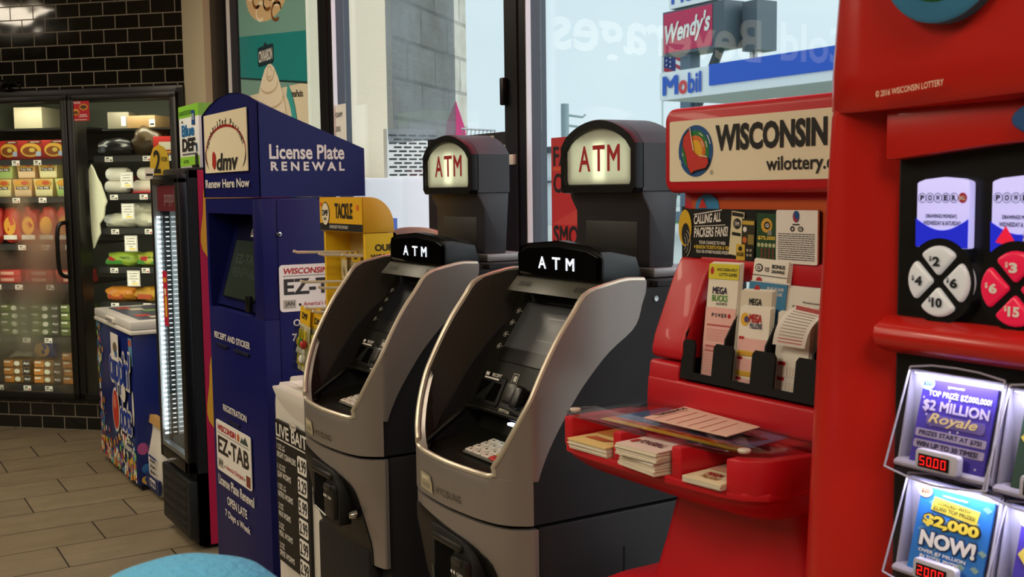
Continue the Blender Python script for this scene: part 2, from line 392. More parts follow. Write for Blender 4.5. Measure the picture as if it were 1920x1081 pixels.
# lettered sign hung inside the shop; its mirror image shows in the window glass
t = thing('hanging_sign', 'dark hanging board with large white lettering, mirrored in the window glass', 'sign', (0, 8.35, 0), 0)
MB().box(-5.8, -1.5, .0, .04, 2.55, 3.26, mat('1c1c1e', .6)).build('board', t); MB().box(-5.6, -5.56, .01, .03, 3.26, 3.3, STEEL).build('hanger', t); MB().box(-1.9, -1.86, .01, .03, 3.26, 3.3, STEEL).build('hanger', t)
q = MB(); wl2 = mat('fff6e0', .5, emit=.9); q.text('Cold', -5.6, -4.5, 2.80, 3.20, -.012, wl2, .02); q.text('Beverages', -4.22, -1.64, 2.63, 3.19, -.012, wl2, .02)
q.build('lettering', t)

# ------------------------------------------------------------------ outside
GY = -.15
gmat = mat('b9bbb6', .9, bump=.3, bscale=3, name='concrete_lot')
struct(MB().box(2.06, 160, -60, 200, GY-.1, GY, gmat).build('ground'))
g = MB().box(34, 42, -60, 200, GY, GY+.06, mat('5fb043', .95, bump=.8, bscale=30, name='lawn_grass')).build('lawn'); tag(g, 'bright green strip of grass beyond the parking lot', 'grass'); g['kind'] = 'stuff'
cblk = tiles('split_face_block', ('cfcabc', 'c2bdb0'), 'a9a599', .42, .21, .01, .95, ('X', 'Z'), bump=1.0, noise=.55)
wx = MB(); wx.box(0, 1.17, 0, .3, GY, 4.2, cblk)
for k in range(40):
    z = GY+.21*k/2*1.0
    wx.box(1.165, 1.165+random.uniform(.004, .02), .005, .29, z+.01, z+.095, cblk)
o = wx.build('wall_outside', loc=(2.55, 5.3, 0), rot=(0, 0, R(90-49))); struct(o)
struct(MB().box(2.06, 2.55, 5.3, 7.5, GY, 4.2, mat('f3e6cc', .85, bump=.1, name='cream_stucco')).build('wall_outside_cream'))
# ice chest against the outside wall with a slotted vent on top
t = thing('ice_chest', 'white outdoor ice chest with slotted grille standing behind the window', 'ice chest', (2.08, 4.95, GY), 0)
q = MB(); q.box(0, .55, 0, .33, 0, 1.72, mat('e8e4ea', .5), bev=.015); q.rect(.02, .1, 1.5, 1.67, -.002, PAPER); q.rect(.28, .34, 1.40, 1.42, -.002, PAPER)
for k in range(7): q.rect(.03, .09, 1.52+.02*k, 1.526+.02*k, -.003, mat('b9b9c0', .7))
q.build('body', t); MB().box(.24, .31, -.004, 0, 1.28, 1.52, mat('2b52b5', .5)).build('blue_sticker', t)
q = MB(); q.box(.275, .55, .02, .06, 1.72, 1.96, mat('f3f1ee', .5))
for r in range(11):
    for c in range(5):
        if c == 4 and r % 2: continue
        q.rect(.285+.055*c+(.027 if r % 2 else 0), .285+.055*c+.042+(.027 if r % 2 else 0), 1.73+.0195*r, 1.738+.0195*r, .018, INK)
q.build('slotted_grille', t)
# pointed pink promo flag and a wire rack on the walk
t = thing('promo_flag', 'pink pointed promotional flag on the walk beside the block wall', 'flag', (2.86, 5.2, GY), -29); t.scale = (.6, .6, .88)
q = MB(); q.prism([(-.13, 1.0), (.13, 1.0), (.14, 1.9), (.1, 2.25), (.02, 2.42), (-.06, 2.3), (-.13, 1.9)], 'y', 0, .01, mat('e0418b', .5))
for k, s in enumerate(('BUY', 'ONE', 'GET', 'ONE')): q.text(s, -.08, .09, 1.95-.12*k, 2.04-.12*k, -.003, WHT)
q.build('flag_panel', t); MB().box(-.02, .02, .01, .05, 0, 2.3, STEEL).box(-.25, .25, -.15, .2, 0, .05, BLKM).build('pole', t)
t = thing('wire_rack', 'wire basket rack standing outside by the block wall', 'rack', (2.42, 4.38, GY), 20); t.scale = (.4, .4, .97)
q = MB()
for k in range(9): q.tube([(-.25+.06*k, -.3, 1.62), (-.25+.06*k, -.25, 1.8), (-.27+.068*k, -.34, 1.98)], .004, STEEL, 5)
for z in (1.62, 1.74, 1.86, 1.98): q.tube([(-.27, -.3-.03*(z-1.62), z), (.32, -.3-.03*(z-1.62), z)], .005, STEEL, 5)
q.build('basket', t); MB().tube([(-.2, 0, .1), (-.2, -.2, 1.62)], .012, STEEL).tube([(.2, 0, .1), (.2, -.2, 1.62)], .012, STEEL).box(-.22, .22, -.1, .2, 0, .12, BLKM).build('frame', t)
# gas canopy
MB_BLUE = mat('1155c8', .45, name='royal_blue_panel'); MW = mat('eef1f2', .5, name='white_fascia')
t = thing('gas_canopy', 'white gas station canopy with blue band seen through the window', 'canopy', (23.7, 28.86, 0), -90)
q = MB(); q.box(0, 40, 0, 7, 4.41, 5.31, MW); q.box(2.48, 40, -.06, 0, 4.69, 5.34, MB_BLUE); q.build('fascia', t)
q = MB(); q.text('M', .2, .98, 4.55, 5.17, -.05, mat('1454c0', .4), .03); q.text('o', 1.02, 1.42, 4.53, 4.98, -.05, mat('d8343c', .4), .03)
q.text('bil', 1.47, 2.1, 4.53, 5.19, -.05, mat('1454c0', .4), .03); q.build('lettering', t, 'blue lettering with a red o')
q = MB(); q.box(.05, 39.9, .05, 6.9, 4.40, 4.409, mat('d5d8d4', .5))
for k in range(30): q.box(.05, 39.9, .1+.23*k, .12+.23*k, 4.39, 4.40, mat('aeb2af', .6))
q.build('soffit', t)
for x in (2.2, 5.0, 8.0): MB().lathe([(.0, -.05), (.25, -.05), (.3, 0)], (x, 3.2, 4.4), mat('fffbe8', .4, emit=3)).build('downlight', t)
for x in (7, 20, 33): MB().box(x-.2, x+.2, 3.2, 3.6, GY, 4.4, mat('9fb0bb', .5)).build('column', t)
# road sign
t = thing('pylon_sign', 'tall restaurant pylon sign with a red lettered cabinet above the canopy', 'sign', (34, 41.16, 0), -90)
CAB = mat('4b5660', .5, name='grey_cabinet')
q = MB(); q.box(0, 4.2, 0, 1.2, 7.72, 9.76, CAB); q.box(4.5, 5.4, .8, 2.0, 7.5, 9.65, CAB); q.build('cabinet', t)
q = MB(); q.rect(.08, 3.45, 7.85, 9.68, -.02, mat('c3164f', .4)); q.text("Wendy's", .2, 3.35, 7.95, 9.15, -.05, WHT, .03, .25, .35); q.build('red_panel', t, 'red panel with white script')
q = MB(); q.box(.5, 3.6, -.05, 1, 9.84, 11.2, MW); q.text('Mobil', .7, 3.4, 10.02, 10.9, -.08, mat('1454c0', .4), .03); q.build('upper_panel', t, 'white upper panel')
q = MB(); q.box(.9, 1.6, .3, .9, GY+.065, 7.8, mat('5d6f80', .5)); q.tube([(3.3, .6, 7.8), (1.3, .6, 4.5)], .22, mat('39424b', .5)); q.tube([(1.25, .6, 7.8), (.9, .6, 3), (-.4, .6, .2)], .2, mat('6d7f8f', .5)); q.box(.5, 2, 0, 1.2, GY+.065, .4, mat('6d7f8f', .5))
q.box(4.55, 4.75, 1.2, 1.5, GY+.065, 7.6, STEEL); q.box(4.9, 5.05, 1.2, 1.5, GY+.065, 7.6, STEEL); q.build('posts', t)
# flag and its pole
t = thing('american_flag', 'small flag with stars and stripes on a pole behind the canopy', 'flag', (36, 43.6, 0), -90)
MB().tube([(0, 0, GY+.065), (0, 0, 9.0)], .06, mat('d8dde0', .4), 8).build('pole', t)
q = MB()
for k in range(7):
    z0 = 6.95+.2*k
    def wav(x): return .12*math.sin(x*3)
    for j in range(8):
        x0, x1 = .06+.3*j, .06+.3*(j+1); c = mat('b5304a', .7) if k % 2 == 0 else mat('f0f0f0', .7)
        if k >= 3 and j < 3: c = mat('2c3a7c', .7)
        d0, d1 = -.1*j, -.1*(j+1)
        q.add([(x0, wav(x0), z0+d0), (x1, wav(x1), z0+d1), (x1, wav(x1), z0+.2+d1), (x0, wav(x0), z0+.2+d0)], [(0, 1, 2, 3)], c)
for k in range(9): q.disc(.15+.3*(k % 3), 7.72+.22*(k//3)-.1*(k % 3), .05, .05, -.14, WHT, 6)
q.build('cloth', t)
# utility pole, trees, truck, far building
t = thing('utility_pole', 'grey utility pole with two crossarms against the sky', 'pole', (37, 53.75, GY+.065), 0)
MB().tube([(0, 0, 0), (0, 0, 6.6)], .24, mat('8b9aa3', .7), 10).build('pole', t)
for z in (5.35, 5.95): MB().tube([(0, -.1, z), (1.2, -.1, z-.1), (1.4, -.1, z+.05)], .07, mat('8b9aa3', .7), 6).build('crossarm', t)
lf = mat('3e5a44', .95, bump=1, bscale=4, name='dark_foliage')
for i, (x, y, h_, w_) in enumerate(((60, 84, 6.5, 3.4), (68, 78, 5.6, 3.6), (76, 72, 6.8, 3.6), (84, 66, 6, 3.6), (92, 60, 6.2, 3.6))):
    t = thing('tree', 'dark round tree in the row beyond the road', 'tree', (x, y, GY), 0, 'far trees beyond the road')
    q = MB()
    for k in range(14):
        a = random.uniform(0, 6.28); rr = random.uniform(0, w_*.6)
        q.ell((rr*math.cos(a), rr*math.sin(a), h_*random.uniform(.4, .85)), (w_*.4, w_*.4, h_*.22), lf, 8, 6, lambda p: 1+random.uniform(-.12, .12))
    q.build('crown', t); MB().tube([(0, 0, 0), (0, 0, h_*.5)], .3, mat('4a3d30', .9), 8).build('trunk', t)
t = thing('pickup_truck', 'pale pickup truck parked beyond the grass strip', 'truck', (46, 53.5, GY), -45)
q = MB(); q.prism([(-2.6, .5), (2.6, .5), (2.6, 1.15), (1.2, 1.2), (.6, 1.85), (-.9, 1.85), (-1.1, 1.2), (-2.6, 1.2)], 'y', -.9, .9, mat('d7dde0', .3), bev=.06); q.build('body', t)
MB().prism([(1.0, 1.22), (.55, 1.78), (-.8, 1.78), (-.95, 1.22)], 'y', -.93, .93, mat('2a333a', .2)).build('side_window', t)
for x in (-1.6, 1.7):
    for y in (-.85, .85): MB().lathe([(0, -.12), (.33, -.12), (.38, -.05), (.38, .05), (.33, .12), (0, .12)], (x, y, .38), BLKM, 20, 'y').build('wheel', t)
t = thing('shop_building', 'low white shop building with a blue sign across the lot', 'building', (29.5, 52, GY), -90)
MB().box(0, 9, 0, 4, 0, 3.4, mat('dfe3e6', .7)).build('wall', t); MB().box(-.2, 9.2, -.2, 4.1, 3.4, 3.7, mat('303840', .6)).build('roof', t)
q = MB().rect(.6, 2.6, .95, 1.7, -.05, mat('3f9bd8', .4)); q.rect(.8, 2.4, 1.25, 1.4, -.06, WHT); q.build('blue_sign', t)
q = MB().rect(.2, 2.6, 2.1, 2.9, -.05, mat('c9a7ae', .5)); q.box(0, 9, -.2, 0, 2.0, 2.08, mat('303840', .6)); q.build('red_band', t)

# ------------------------------------------------------------------ things on the window glass
def on_glass(name, label, cat, Y, z=0, X=1.974): return thing(name, label, cat, (X, Y, z), -90)
t = on_glass('dessert_poster', 'tall teal dessert advertising poster on the window behind the blue kiosk', 'poster', 6.02)
TEAL = mat('1e8a8c', .4); q = MB(); q.box(0, .99, -.001, 0, 1.2, 2.95, mat('e8dcc0', .5)); q.rect(.0, .99, 2.03, 2.95, -.002, mat('7da59a', .5))
q.poly([(0, 2.14), (.99, 2.03), (.99, 2.27), (0, 2.36)], -.0025, TEAL); q.poly([(0, 2.36), (.99, 2.27), (.99, 2.95), (0, 2.95)], -.0025, mat('77a79d', .5))
q.poly([(0, 2.14), (.99, 2.03), (.99, 2.02), (0, 2.13)], -.003, mat('14383a', .5))
q.disc(.47, 2.56, .34, .175, -.003, mat('d9b98a', .5))
for k in range(11):
    a = k*2.4; rr = .05+.02*k
    q.arc(.47+rr*math.cos(a)*1.2, 2.53+rr*.5*math.sin(a), .06, .035, .018, 0, 300, -.0035, mat('f5e6c8', .5) if k % 2 else mat('7a4a22', .5), 14)
q.build('printed_sheet', t)
q = MB(); q.prism(rrect(.3, .54, 2.165, 2.265, .02), 'y', -.0045, -.003, mat('16323a', .5)); q.poly([(.39, 2.265), (.42, 2.285), (.45, 2.265)], -.0045, mat('16323a', .5)); q.text('CINNABON', .315, .525, 2.185, 2.245, -.005, WHT, .02); q.build('brand_plate', t)
q = MB(); q.text('CinnaPacks', .74, .93, 1.975, 2.01, -.003, INK, .01, 0, -.012); q.build('caption', t)
q = MB(); ic = mat('efe3cc', .5); ic2 = mat('c9b492', .5)
prof = [(.27, 1.2), (.26, 1.75), (.245, 1.88), (.2, 2.0), (.12, 2.1), (.07, 2.145), (.02, 2.165)]
pl = [(.47-a, z) for a, z in prof]+[(.47+a*.95, z) for a, z in prof[::-1]]
q.poly(pl, -.0035, ic)
for k, (zz, wd) in enumerate(((2.12, .05), (2.06, .12), (1.98, .17), (1.9, .2), (1.83, .21))): q.arc(.47+.01*(-1)**k, zz, wd, .035, .012, 190, 372, -.004, ic2, 20)
q.arc(.47, 2.125, .03, .025, .008, 0, 320, -.004, ic2, 14)
q.arc(.66, 1.72, .14, .28, .06, -60, 70, -.0042, mat('3ea7a6', .5), 16); q.poly([(.2, 1.72), (.24, 1.86), (.27, 1.72)], -.0042, mat('d98a3a', .5)); q.poly([(.67, 1.7), (.70, 1.78), (.72, 1.66)], -.0045, mat('6b3d1c', .5))
q.build('dessert_picture', t)
t = on_glass('price_sheet', 'white paper price sheet for foam coolers taped to window', 'sign', 4.735, 0, 1.93)
q = MB(); q.box(0, .255, -.001, 0, 1.56, 1.885, PAPER)
for k, (s, h_) in enumerate((('STYROFOAM', .022), ('COOLERS', .022), ('12 QUART $7.79', .02), ('30 QUART $8.99', .02))): q.textc(s, .128, 1.83-.062*k, h_, -.002, INK if k < 2 else mat('8b8b90', .6), .01, wmax=.2)
q.build('printed_sheet', t)
t = on_glass('frosted_banner', 'grey translucent plastic panel hanging in the window before block wall', 'banner', 4.11, 0, 1.955)
haz = glass('smoky_acrylic', (.60, .62, .64, 1), haze=.35, hscale=2, hcol=(.62, .63, .64, 1))
MB().prism(rrect(0, .565, 1.695, 3.0, .025), 'y', -.003, .003, haz).build('sheet', t)
t = on_glass('window_cling', 'black window cling with cream bars behind the far cash machine', 'poster', 3.80)
q = MB(); q.box(0, .64, -.001, 0, 1.1, 1.70, BLKM); cr_ = mat('e3d6bd', .6)
for (a, b, c, d) in ((.56, .63, 1.625, 1.655), (.57, .63, 1.56, 1.59), (.57, .63, 1.51, 1.535), (.575, .63, 1.35, 1.475), (.03, .1, 1.60, 1.64), (.47, .5, 1.64, 1.69), (0, .15, 1.2, 1.3)): q.rect(a, b, c, d, -.002, cr_)
q.disc(.42, 1.13, .22, .2, -.0025, mat('6fae4a', .6)); q.disc(.44, 1.12, .19, .19, -.003, mat('4a2f8c', .6)); q.rect(0, .14, 1.12, 1.2, -.003, mat('3a2f7c', .6)); q.build('printed_sheet', t)
t = thing('door_alarm', 'small white sensor with two blocks stuck on the dark window frame', 'sensor', (1.92, 3.115, 1.585), -90)
MB().box(0, .015, -.012, 0, 0, .03, WHT, bev=.002).build('magnet', t); MB().box(.018, .045, -.014, 0, -.001, .032, WHT, bev=.002).build('sensor_body', t)
t = thing('frame_latch', 'black latch on the dark window frame near the top', 'latch', (1.92, 3.13, 1.78), -90)
q = MB(); q.box(-.012, .01, -.02, 0, 0, .09, BLK, bev=.005); q.build('latch_body', t)
t = thing('rounded_panel', 'pale pink rounded-top panel standing by the window behind the far cash machine', 'panel', (1.86, 3.9, .302), -90)
MB().prism([(0, 0), (.38, 0), (.38, 1.03)]+[(.19+.19*math.cos(R(a)), 1.03+.035*math.sin(R(a))**.6) for a in range(12, 169, 12)]+[(0, 1.03)], 'y', 0, .025, mat('e6cdbd', .5), bev=.004).build('board', t)
MB().box(.02, .36, -.008, 0, .1, .9, mat('dcc4b4', .5)).build('front_skin', t)
t = thing('window_light_strip', 'red light strip running along the top of the shop windows', 'light strip', (1.9, 0, 3.02), 0)
MB().box(-.02, -.002, -1.5, 6.2, -.012, .012, mat('ff2038', .4, emit=5, name='red_tube')).build('tube', t); MB().box(-.03, .0, -1.5, 6.2, .012, .026, ALU).build('channel', t)
area('red_strip_lamp', (1.86, 1.9, 3.0), .03, 5.0, 15, (1, .10, .18))
t = on_glass('tobacco_poster', 'red poster with black capital letters on window behind the near cash machine', 'poster', 2.945)
q = MB(); q.box(0, .36, -.001, 0, 1.25, 1.665, mat('d22f33', .5))
for s, z0, h_ in (('FAST', 1.575, .062), ('CASH', 1.49, .062), ('SMOKE', 1.325, .062)): q.text(s, .012, .012+len(s)*.043, z0, z0+h_, -.002, INK, .02)
q.rect(.01, .14, 1.56, 1.572, -.0015, mat('e4572c', .5)); q.poly([(0, 1.39), (.2, 1.46), (.36, 1.39)], -.0015, mat('dd4a46', .5)); q.build('printed_sheet', t)
# ------------------------------------------------------------------ reach-in freezer in the diagonal wall
def wthing(name, label, cat, s, y, z, rz=0, group=None):
    p = WM@Vector((s, y, z)); return thing(name, label, cat, p, WANG+rz, group)
fz = thing('reach_in_freezer', 'black two-door glass freezer set into the black tiled wall', 'freezer', WA, WANG)
fr = MB(); FB = mat('0d0d0c', .4, name='black_door_metal')
fr.box(DX0, DX1, -.03, .1, 2.105, DZ1, FB, bev=.006); fr.box(DX0, DX1, -.03, .1, DZ0, .225, FB, bev=.006); fr.box(DX1-.045, DX1, -.03, .1, .2, 2.15, FB); fr.box(DX0, DX0+.04, -.03, .1, .2, 2.15, FB); fr.box(-.115, -.055, -.02, .1, .2, 2.15, FB)
fr.build('frame', fz)
ins = MB(); IN = mat('55584c', .6, name='freezer_liner')
ins.box(DX0, DX1, .78, .82, .19, 2.17, IN); ins.box(DX0, DX0+.02, .1, .8, .19, 2.17, IN); ins.box(DX1-.02, DX1, .1, .8, .19, 2.17, IN); ins.box(DX0, DX1, .1, .8, .17, .2, IN); ins.box(DX0, DX1, .1, .8, 2.15, 2.18, IN); ins.build('liner', fz)
fog = glass('misted_freezer_glass', (.95, .96, .92, 1), haze=.78, band=(1.45, 1.68), hscale=2.2, hcol=(.97, .96, .88, 1)); clr = glass('freezer_glass', (.94, .96, .93, 1))
for k, (a, b, g_) in enumerate(((DX0+.03, -.085, fog), (-.08, DX1-.035, clr))):
    d = MB(); d.box(a, b, -.06, -.025, 2.085, 2.125, FB, bev=.006); d.box(a, b, -.06, -.025, .21, .25, FB, bev=.006); d.box(a, a+.045, -.06, -.025, .21, 2.12, FB, bev=.006); d.box(b-.045, b, -.06, -.025, .21, 2.12, FB, bev=.006)
    dd = d.build('door', fz); MB().box(a+.04, b-.04, -.05, -.044, .24, 2.09, g_).build('door_glass', dd)
    if k == 0:
        h_ = MB(); h_.tube(smooth([(-.115, -.06, .99), (-.15, -.1, 1.02), (-.155, -.11, 1.16), (-.15, -.1, 1.31), (-.115, -.06, 1.335)]), .013, BLK); h_.build('door_handle', dd)
q = MB()
LED = mat('eef6ff', .4, emit=4)
q.box(-.09, -.075, .10, .115, .3, 2.05, LED); q.build('lamp_strip', fz); MB().box(.645, .65, .10, .115, .3, 2.05, LED).build('lamp_strip', fz)
for s_ in (-.5, .3):
    p = WM@Vector((s_, .12, 2.09)); o = area('freezer_lamp', p, .6, .06, 3.2, (1, .95, .72), (R(-25), 0, 0)); o.rotation_euler = (Matrix.Rotation(R(WANG), 3, 'Z')@Matrix.Rotation(R(30), 3, 'X')).to_euler()
    p = WM@Vector((s_, .04, 1.0)); o = area('freezer_lamp', p, .6, 1.5, 3.0, (1, .95, .75)); o.rotation_euler = (Matrix.Rotation(R(WANG), 3, 'Z')@Matrix.Rotation(R(90), 3, 'X')).to_euler()
sh1 = [1.741, 1.499, 1.192, .932, .582, .263]; sh2 = [1.753, 1.512, 1.293, 1.045, .819, .55]
wire = mat('1c1d1b', .4, .3)
def shelf(x0, x1, z):
    q = MB(); q.box(x0, x1, .13, .70, z-.012, z-.002, wire); q.box(x0, x1, .115, .13, z-.04, z-.002, BLKM); q.build('shelf', fz)
    n = 3 if x1 > 0 else 4
    for k in range(n):
        q = MB(); u = x0+(x1-x0)*(k+.3+random.uniform(0, .25))/n; q.box(u, u+.055, .112, .115, z-.04, z-.008, PAPER)
        q.rect(u+.01, u+.03, z-.022, z-.014, .1115, INK); q.rect(u+.038, u+.05, z-.036, z-.026, .1115, REDINK if k % 2 else INK)
        for j in range(9): q.rect(u+.006+.003*j, u+.0075+.003*j, z-.035, z-.026, .1115, INK)
        q.build('price_tag', fz)
for z in sh1: shelf(DX0+.03, -.13, z)
for z in sh2: shelf(-.02, DX1-.03, z)
# --- products
def carton(c, w_, d_, h_, art, side=None):
    """printed carton centred on x, standing on z=0, face at y=0"""
    q = MB(); q.box(-w_/2, w_/2, 0, d_, 0, h_, mat(c, .45), bev=.003)
    if side: q.add([(w_/2+.001, .004, .004), (w_/2+.001, d_-.004, .004), (w_/2+.001, d_-.004, h_-.004), (w_/2+.001, .004, h_-.004)], [(0, 1, 2, 3)], mat(side, .45))
    art(q); return q
RS, GO, BRN = mat('a61c1c', .45), mat('dba02c', .45), mat('6a3a18', .5)
def a_meal(q):
    q.disc(0, .06, .07, .045, -.001, mat('e6b64a', .45)); q.disc(-.005, .055, .05, .028, -.002, mat('8a4a1c', .5)); q.disc(.01, .06, .02, .014, -.003, mat('d8c060', .5)); q.rect(.035, .07, .02, .05, -.003, mat('b7c9e6', .5)); q.rect(-.02, .075, .105, .118, -.002, mat('5a3a2a', .5)); q.rect(.0, .06, .109, .114, -.003, WHT)
m0 = carton('a5211d', .17, .04, .122, a_meal, 'c41f22').build('entree_box'); places = [(-.345, 0), (-.515, 8), (-.68, -6), (-.83, 0)]
lab = ['red frozen dinner box nearest the door hinge on the top shelf', 'red frozen dinner box second from the hinge, bright glare on it', 'red frozen dinner box third from the hinge on the top shelf', 'red frozen dinner box farthest from the hinge on the top shelf']
for k, (s_, r) in enumerate(places):
    o = m0 if k == 0 else m0.copy()
    if k: COL.objects.link(o)
    o.location = WM@Vector((s_, .17, sh1[0])); o.rotation_euler = (0, 0, R(WANG+r)); tag(o, lab[k], 'frozen food', 'red dinner boxes in the freezer')
def tub(c, c2):
    q = MB(); q.loft([[(-.06, 0, 0), (.06, 0, 0), (.06, .1, 0), (-.06, .1, 0)], [(-.073, -.008, .115), (.073, -.008, .115), (.073, .115, .115), (-.073, .115, .115)]], mat(c, .4))
    q.M = RXm(4)
    q.disc(0, .085, .06, .024, -.004, mat('d69a2e', .5)); q.disc(.02, .088, .028, .014, -.005, mat('c24d20', .5)); q.rect(-.062, .062, .006, .045, -.002, mat(c2, .5)); q.rect(-.045, .045, .048, .066, -.006, INK); q.text('TAI PEI', -.04, .04, .05, .064, -.007, WHT, .03)
    for k in range(6): q.rect(-.05+.02*k, -.04+.02*k, .07+.004*(k % 3), .075+.004*(k % 3), -.006, mat('5f9a3a', .5))
    return q
t0 = tub('d8c27a', 'e8e2b0').build('noodle_carton'); t1 = tub('c8d080', '9fc070').build('noodle_carton'); t2 = tub('d0a060', 'e6c8a0').build('noodle_carton')
tp = [(-.27, 0, 1), (-.43, 0, 0), (-.585, 0, 2), (-.74, 0, 0), (-.40, 1, 0), (-.56, 1, 2), (-.73, 1, 1)]
tl = ['green and cream noodle carton at the right end of the lower row', 'cream noodle carton next to the green one in the lower row', 'orange noodle carton third in the lower row', 'cream noodle carton fourth in the lower row', 'cream noodle carton stacked on top, nearest the door hinge', 'orange noodle carton stacked on top in the middle', 'green noodle carton stacked on top, far from the hinge']
src = [t0, t1, t2]; used = set()
for (s_, k, kk), l in zip(tp, tl):
    o = src[kk] if kk not in used else src[kk].copy()
    if kk in used: COL.objects.link(o)
    used.add(kk); o.location = WM@Vector((s_, .17+.01*k, sh1[1]+.119*k)); o.rotation_euler = (0, 0, R(WANG)); tag(o, l, 'frozen food', 'noodle cartons in the freezer')
def sack(w_, d_, h_, c, art=None, seed=1):
    rnd = random.Random(seed); q = MB()
    ph = [rnd.uniform(0, 6) for _ in range(4)]
    def wp(p): return 1+.09*math.sin(5*p.x+ph[0])*math.cos(4*p.z+ph[1])+.05*math.sin(11*p.z+ph[2]+7*p.x)
    q.ell((0, d_/2, h_/2), (w_/2, d_/2, h_/2), mat(c, .3, bump=.6, bscale=25), 22, 14, lambda p: wp(p)*(1/max(.75, (abs(p.x)**6+abs(p.z)**6)**(1/6)) if 1 else 1)*.9)
    if art: art(q)
    return q
def put(q, name, s_, y, z, r, label, cat, group=None):
    o = q.build(name); o.location = WM@Vector((s_, y, z)); o.rotation_euler = (0, 0, R(WANG+r)); return tag(o, label, cat, group)
def a_bag(q):
    q.disc(.0, .12, .045, .06, -.008, mat('e0a030', .5)); q.rect(-.05, .05, .03, .06, -.008, WHT)
for k in range(5):
    q = sack(.14, .09, .25, ('b8221c', 'c23020', 'a81a1a', 'b02a1e', 'c03a24')[k], a_bag, k)
    put(q, 'snack_bag', -.83+.135*k, .17, sh1[2]-.004, 0, ('red frozen snack bag at the far left of the red bag row', 'red frozen snack bag second along the red bag row', 'red frozen snack bag in the middle of the red bag row', 'red frozen snack bag fourth along the red bag row', 'red frozen snack bag nearest the door handle')[k], 'frozen food', 'red bags in the misted freezer')
def a_flat(q): q.rect(-.05, .05, .01, .03, -.001, mat('e8b0a0', .5)); q.rect(-.08, -.06, .005, .035, -.001, mat('7a1010', .5))
b0 = carton('c0302c', .2, .16, .042, a_flat).build('pizza_box')
for k, (s_, j) in enumerate(((-.27, 0), (-.5, 0), (-.74, 0), (-.28, 1), (-.5, 1), (-.74, 1))):
    o = b0 if k == 0 else b0.copy()
    if k: COL.objects.link(o)
    o.location = WM@Vector((s_, .17, sh1[3]+.043*j)); o.rotation_euler = (0, 0, R(WANG))
    tag(o, ('flat red pizza box at bottom of the pile by the handle', 'flat red pizza box at bottom of the middle pile', 'flat red pizza box at bottom of the far pile', 'flat red pizza box on top of the pile by the handle', 'flat red pizza box on top of the middle pile', 'flat red pizza box on top of the far pile')[k], 'frozen food', 'flat red boxes in the freezer')
def a_amy(c):
    def f(q):
        q.rect(-.1, -.03, .004, .046, -.001, mat(c, .5)); q.disc(.0, .025, .022, .016, -.002, mat('d8d8c8', .5)); q.rect(.045, .1, .003, .047, -.001, INK); q.text("Amy's", .05, .095, .014, .038, -.002, WHT, .02, .3); q.rect(-.095, -.05, .03, .04, -.002, WHT)
    return f
am = [carton('3c4a20', .2, .15, .051, a_amy('5a6a28')).build('dinner_carton'), carton('6a4a14', .2, .15, .051, a_amy('b8741c')).build('dinner_carton')]
for kk, z in ((0, sh1[4]), (1, sh1[5])):
    first = True
    for c, s_ in enumerate((-.25, -.47, -.70)):
        for j in range(4 if (kk == 0 or c == 0) else 3):
            o = am[kk] if first else am[kk].copy()
            if not first: COL.objects.link(o)
            first = False
            o.location = WM@Vector((s_+random.uniform(-.004, .004), .165, z+.0525*j)); o.rotation_euler = (0, 0, R(WANG))
            tag(o, '%s dinner carton, %s of the stack %s' % (('dark green', 'orange and brown')[kk], ('bottom', 'second', 'third', 'top')[j], ('beside the freezer door hinge', 'in the middle of the shelf', 'farthest from the hinge')[c]), 'frozen food', ('green dinner cartons', 'orange dinner cartons')[kk])
put(sack(.2, .1, .19, 'dcd6c0', None, 9), 'vegetable_bag', -.80, .33, sh1[5], 0, 'pale frozen bag at the bottom of the misted door', 'frozen food')
put(sack(.2, .1, .2, '28408c', lambda q: q.disc(0, .1, .06, .05, -.01, mat('c8a070', .5)), 10), 'fish_bag', -.62, .33, sh1[5]+.1, 0, 'blue frozen bag with a tan emblem behind orange cartons', 'frozen food')
put(carton('b0a890', .2, .25, .14, lambda q: None), 'shipping_carton', -.62, .3, 1.95, 5, 'grey wrapped carton up high behind the misted freezer door', 'box'); MB().box(DX0+.03, -.13, .22, .75, 1.93, 1.945, wire).build('shelf', fz); MB().box(-.02, DX1-.03, .22, .75, 1.915, 1.928, wire).build('shelf', fz)
# right-hand door
def a_box(q): q.rect(.06, .10, .01, .055, -.001, PAPER); q.rect(.065, .095, .018, .03, -.002, INK)
put(carton('9a7a50', .2, .2, .082, a_box), 'cardboard_box', .235, .26, 1.928, 0, 'brown cardboard box with white label high inside clear freezer door', 'box')
put(carton('8a8270', .14, .2, .11, lambda q: q.rect(.02, .05, .02, .08, -.001, PAPER)), 'cardboard_box', .06, .28, 1.928, 12, 'grey carton with a white label beside the brown box', 'box')
put(carton('b8b4a8', .2, .2, .17, lambda q: q.rect(-.06, .02, .06, .14, -.001, WHT)), 'cardboard_box', .55, .3, 1.93, 0, 'pale carton with printed sheet high at the right of freezer', 'box')
put(sack(.26, .14, .12, '1c1d1e', None, 21), 'meat_pack', .07, .18, sh2[0]-.004, 0, 'black plastic wrapped pack on the top freezer shelf', 'frozen food')
put(sack(.22, .2, .2, '4a3a24', None, 22), 'paper_sack', .29, .2, sh2[0]-.008, 0, 'torn brown paper sack on the top freezer shelf', 'bag')
def a_ck(q):
    q.poly([(-.05, .03), (.05, .03), (.045, .08), (-.045, .08)], -.001, mat('e8e2d0', .5)); q.disc(-.04, .02, .012, .012, -.002, mat('f0c030', .5)); q.rect(0, .04, .012, .02, -.002, mat('f0d040', .5))
    for k in range(8): q.rect(-.08+.02*k, -.07+.02*k, 0, .006, -.002, WHT)
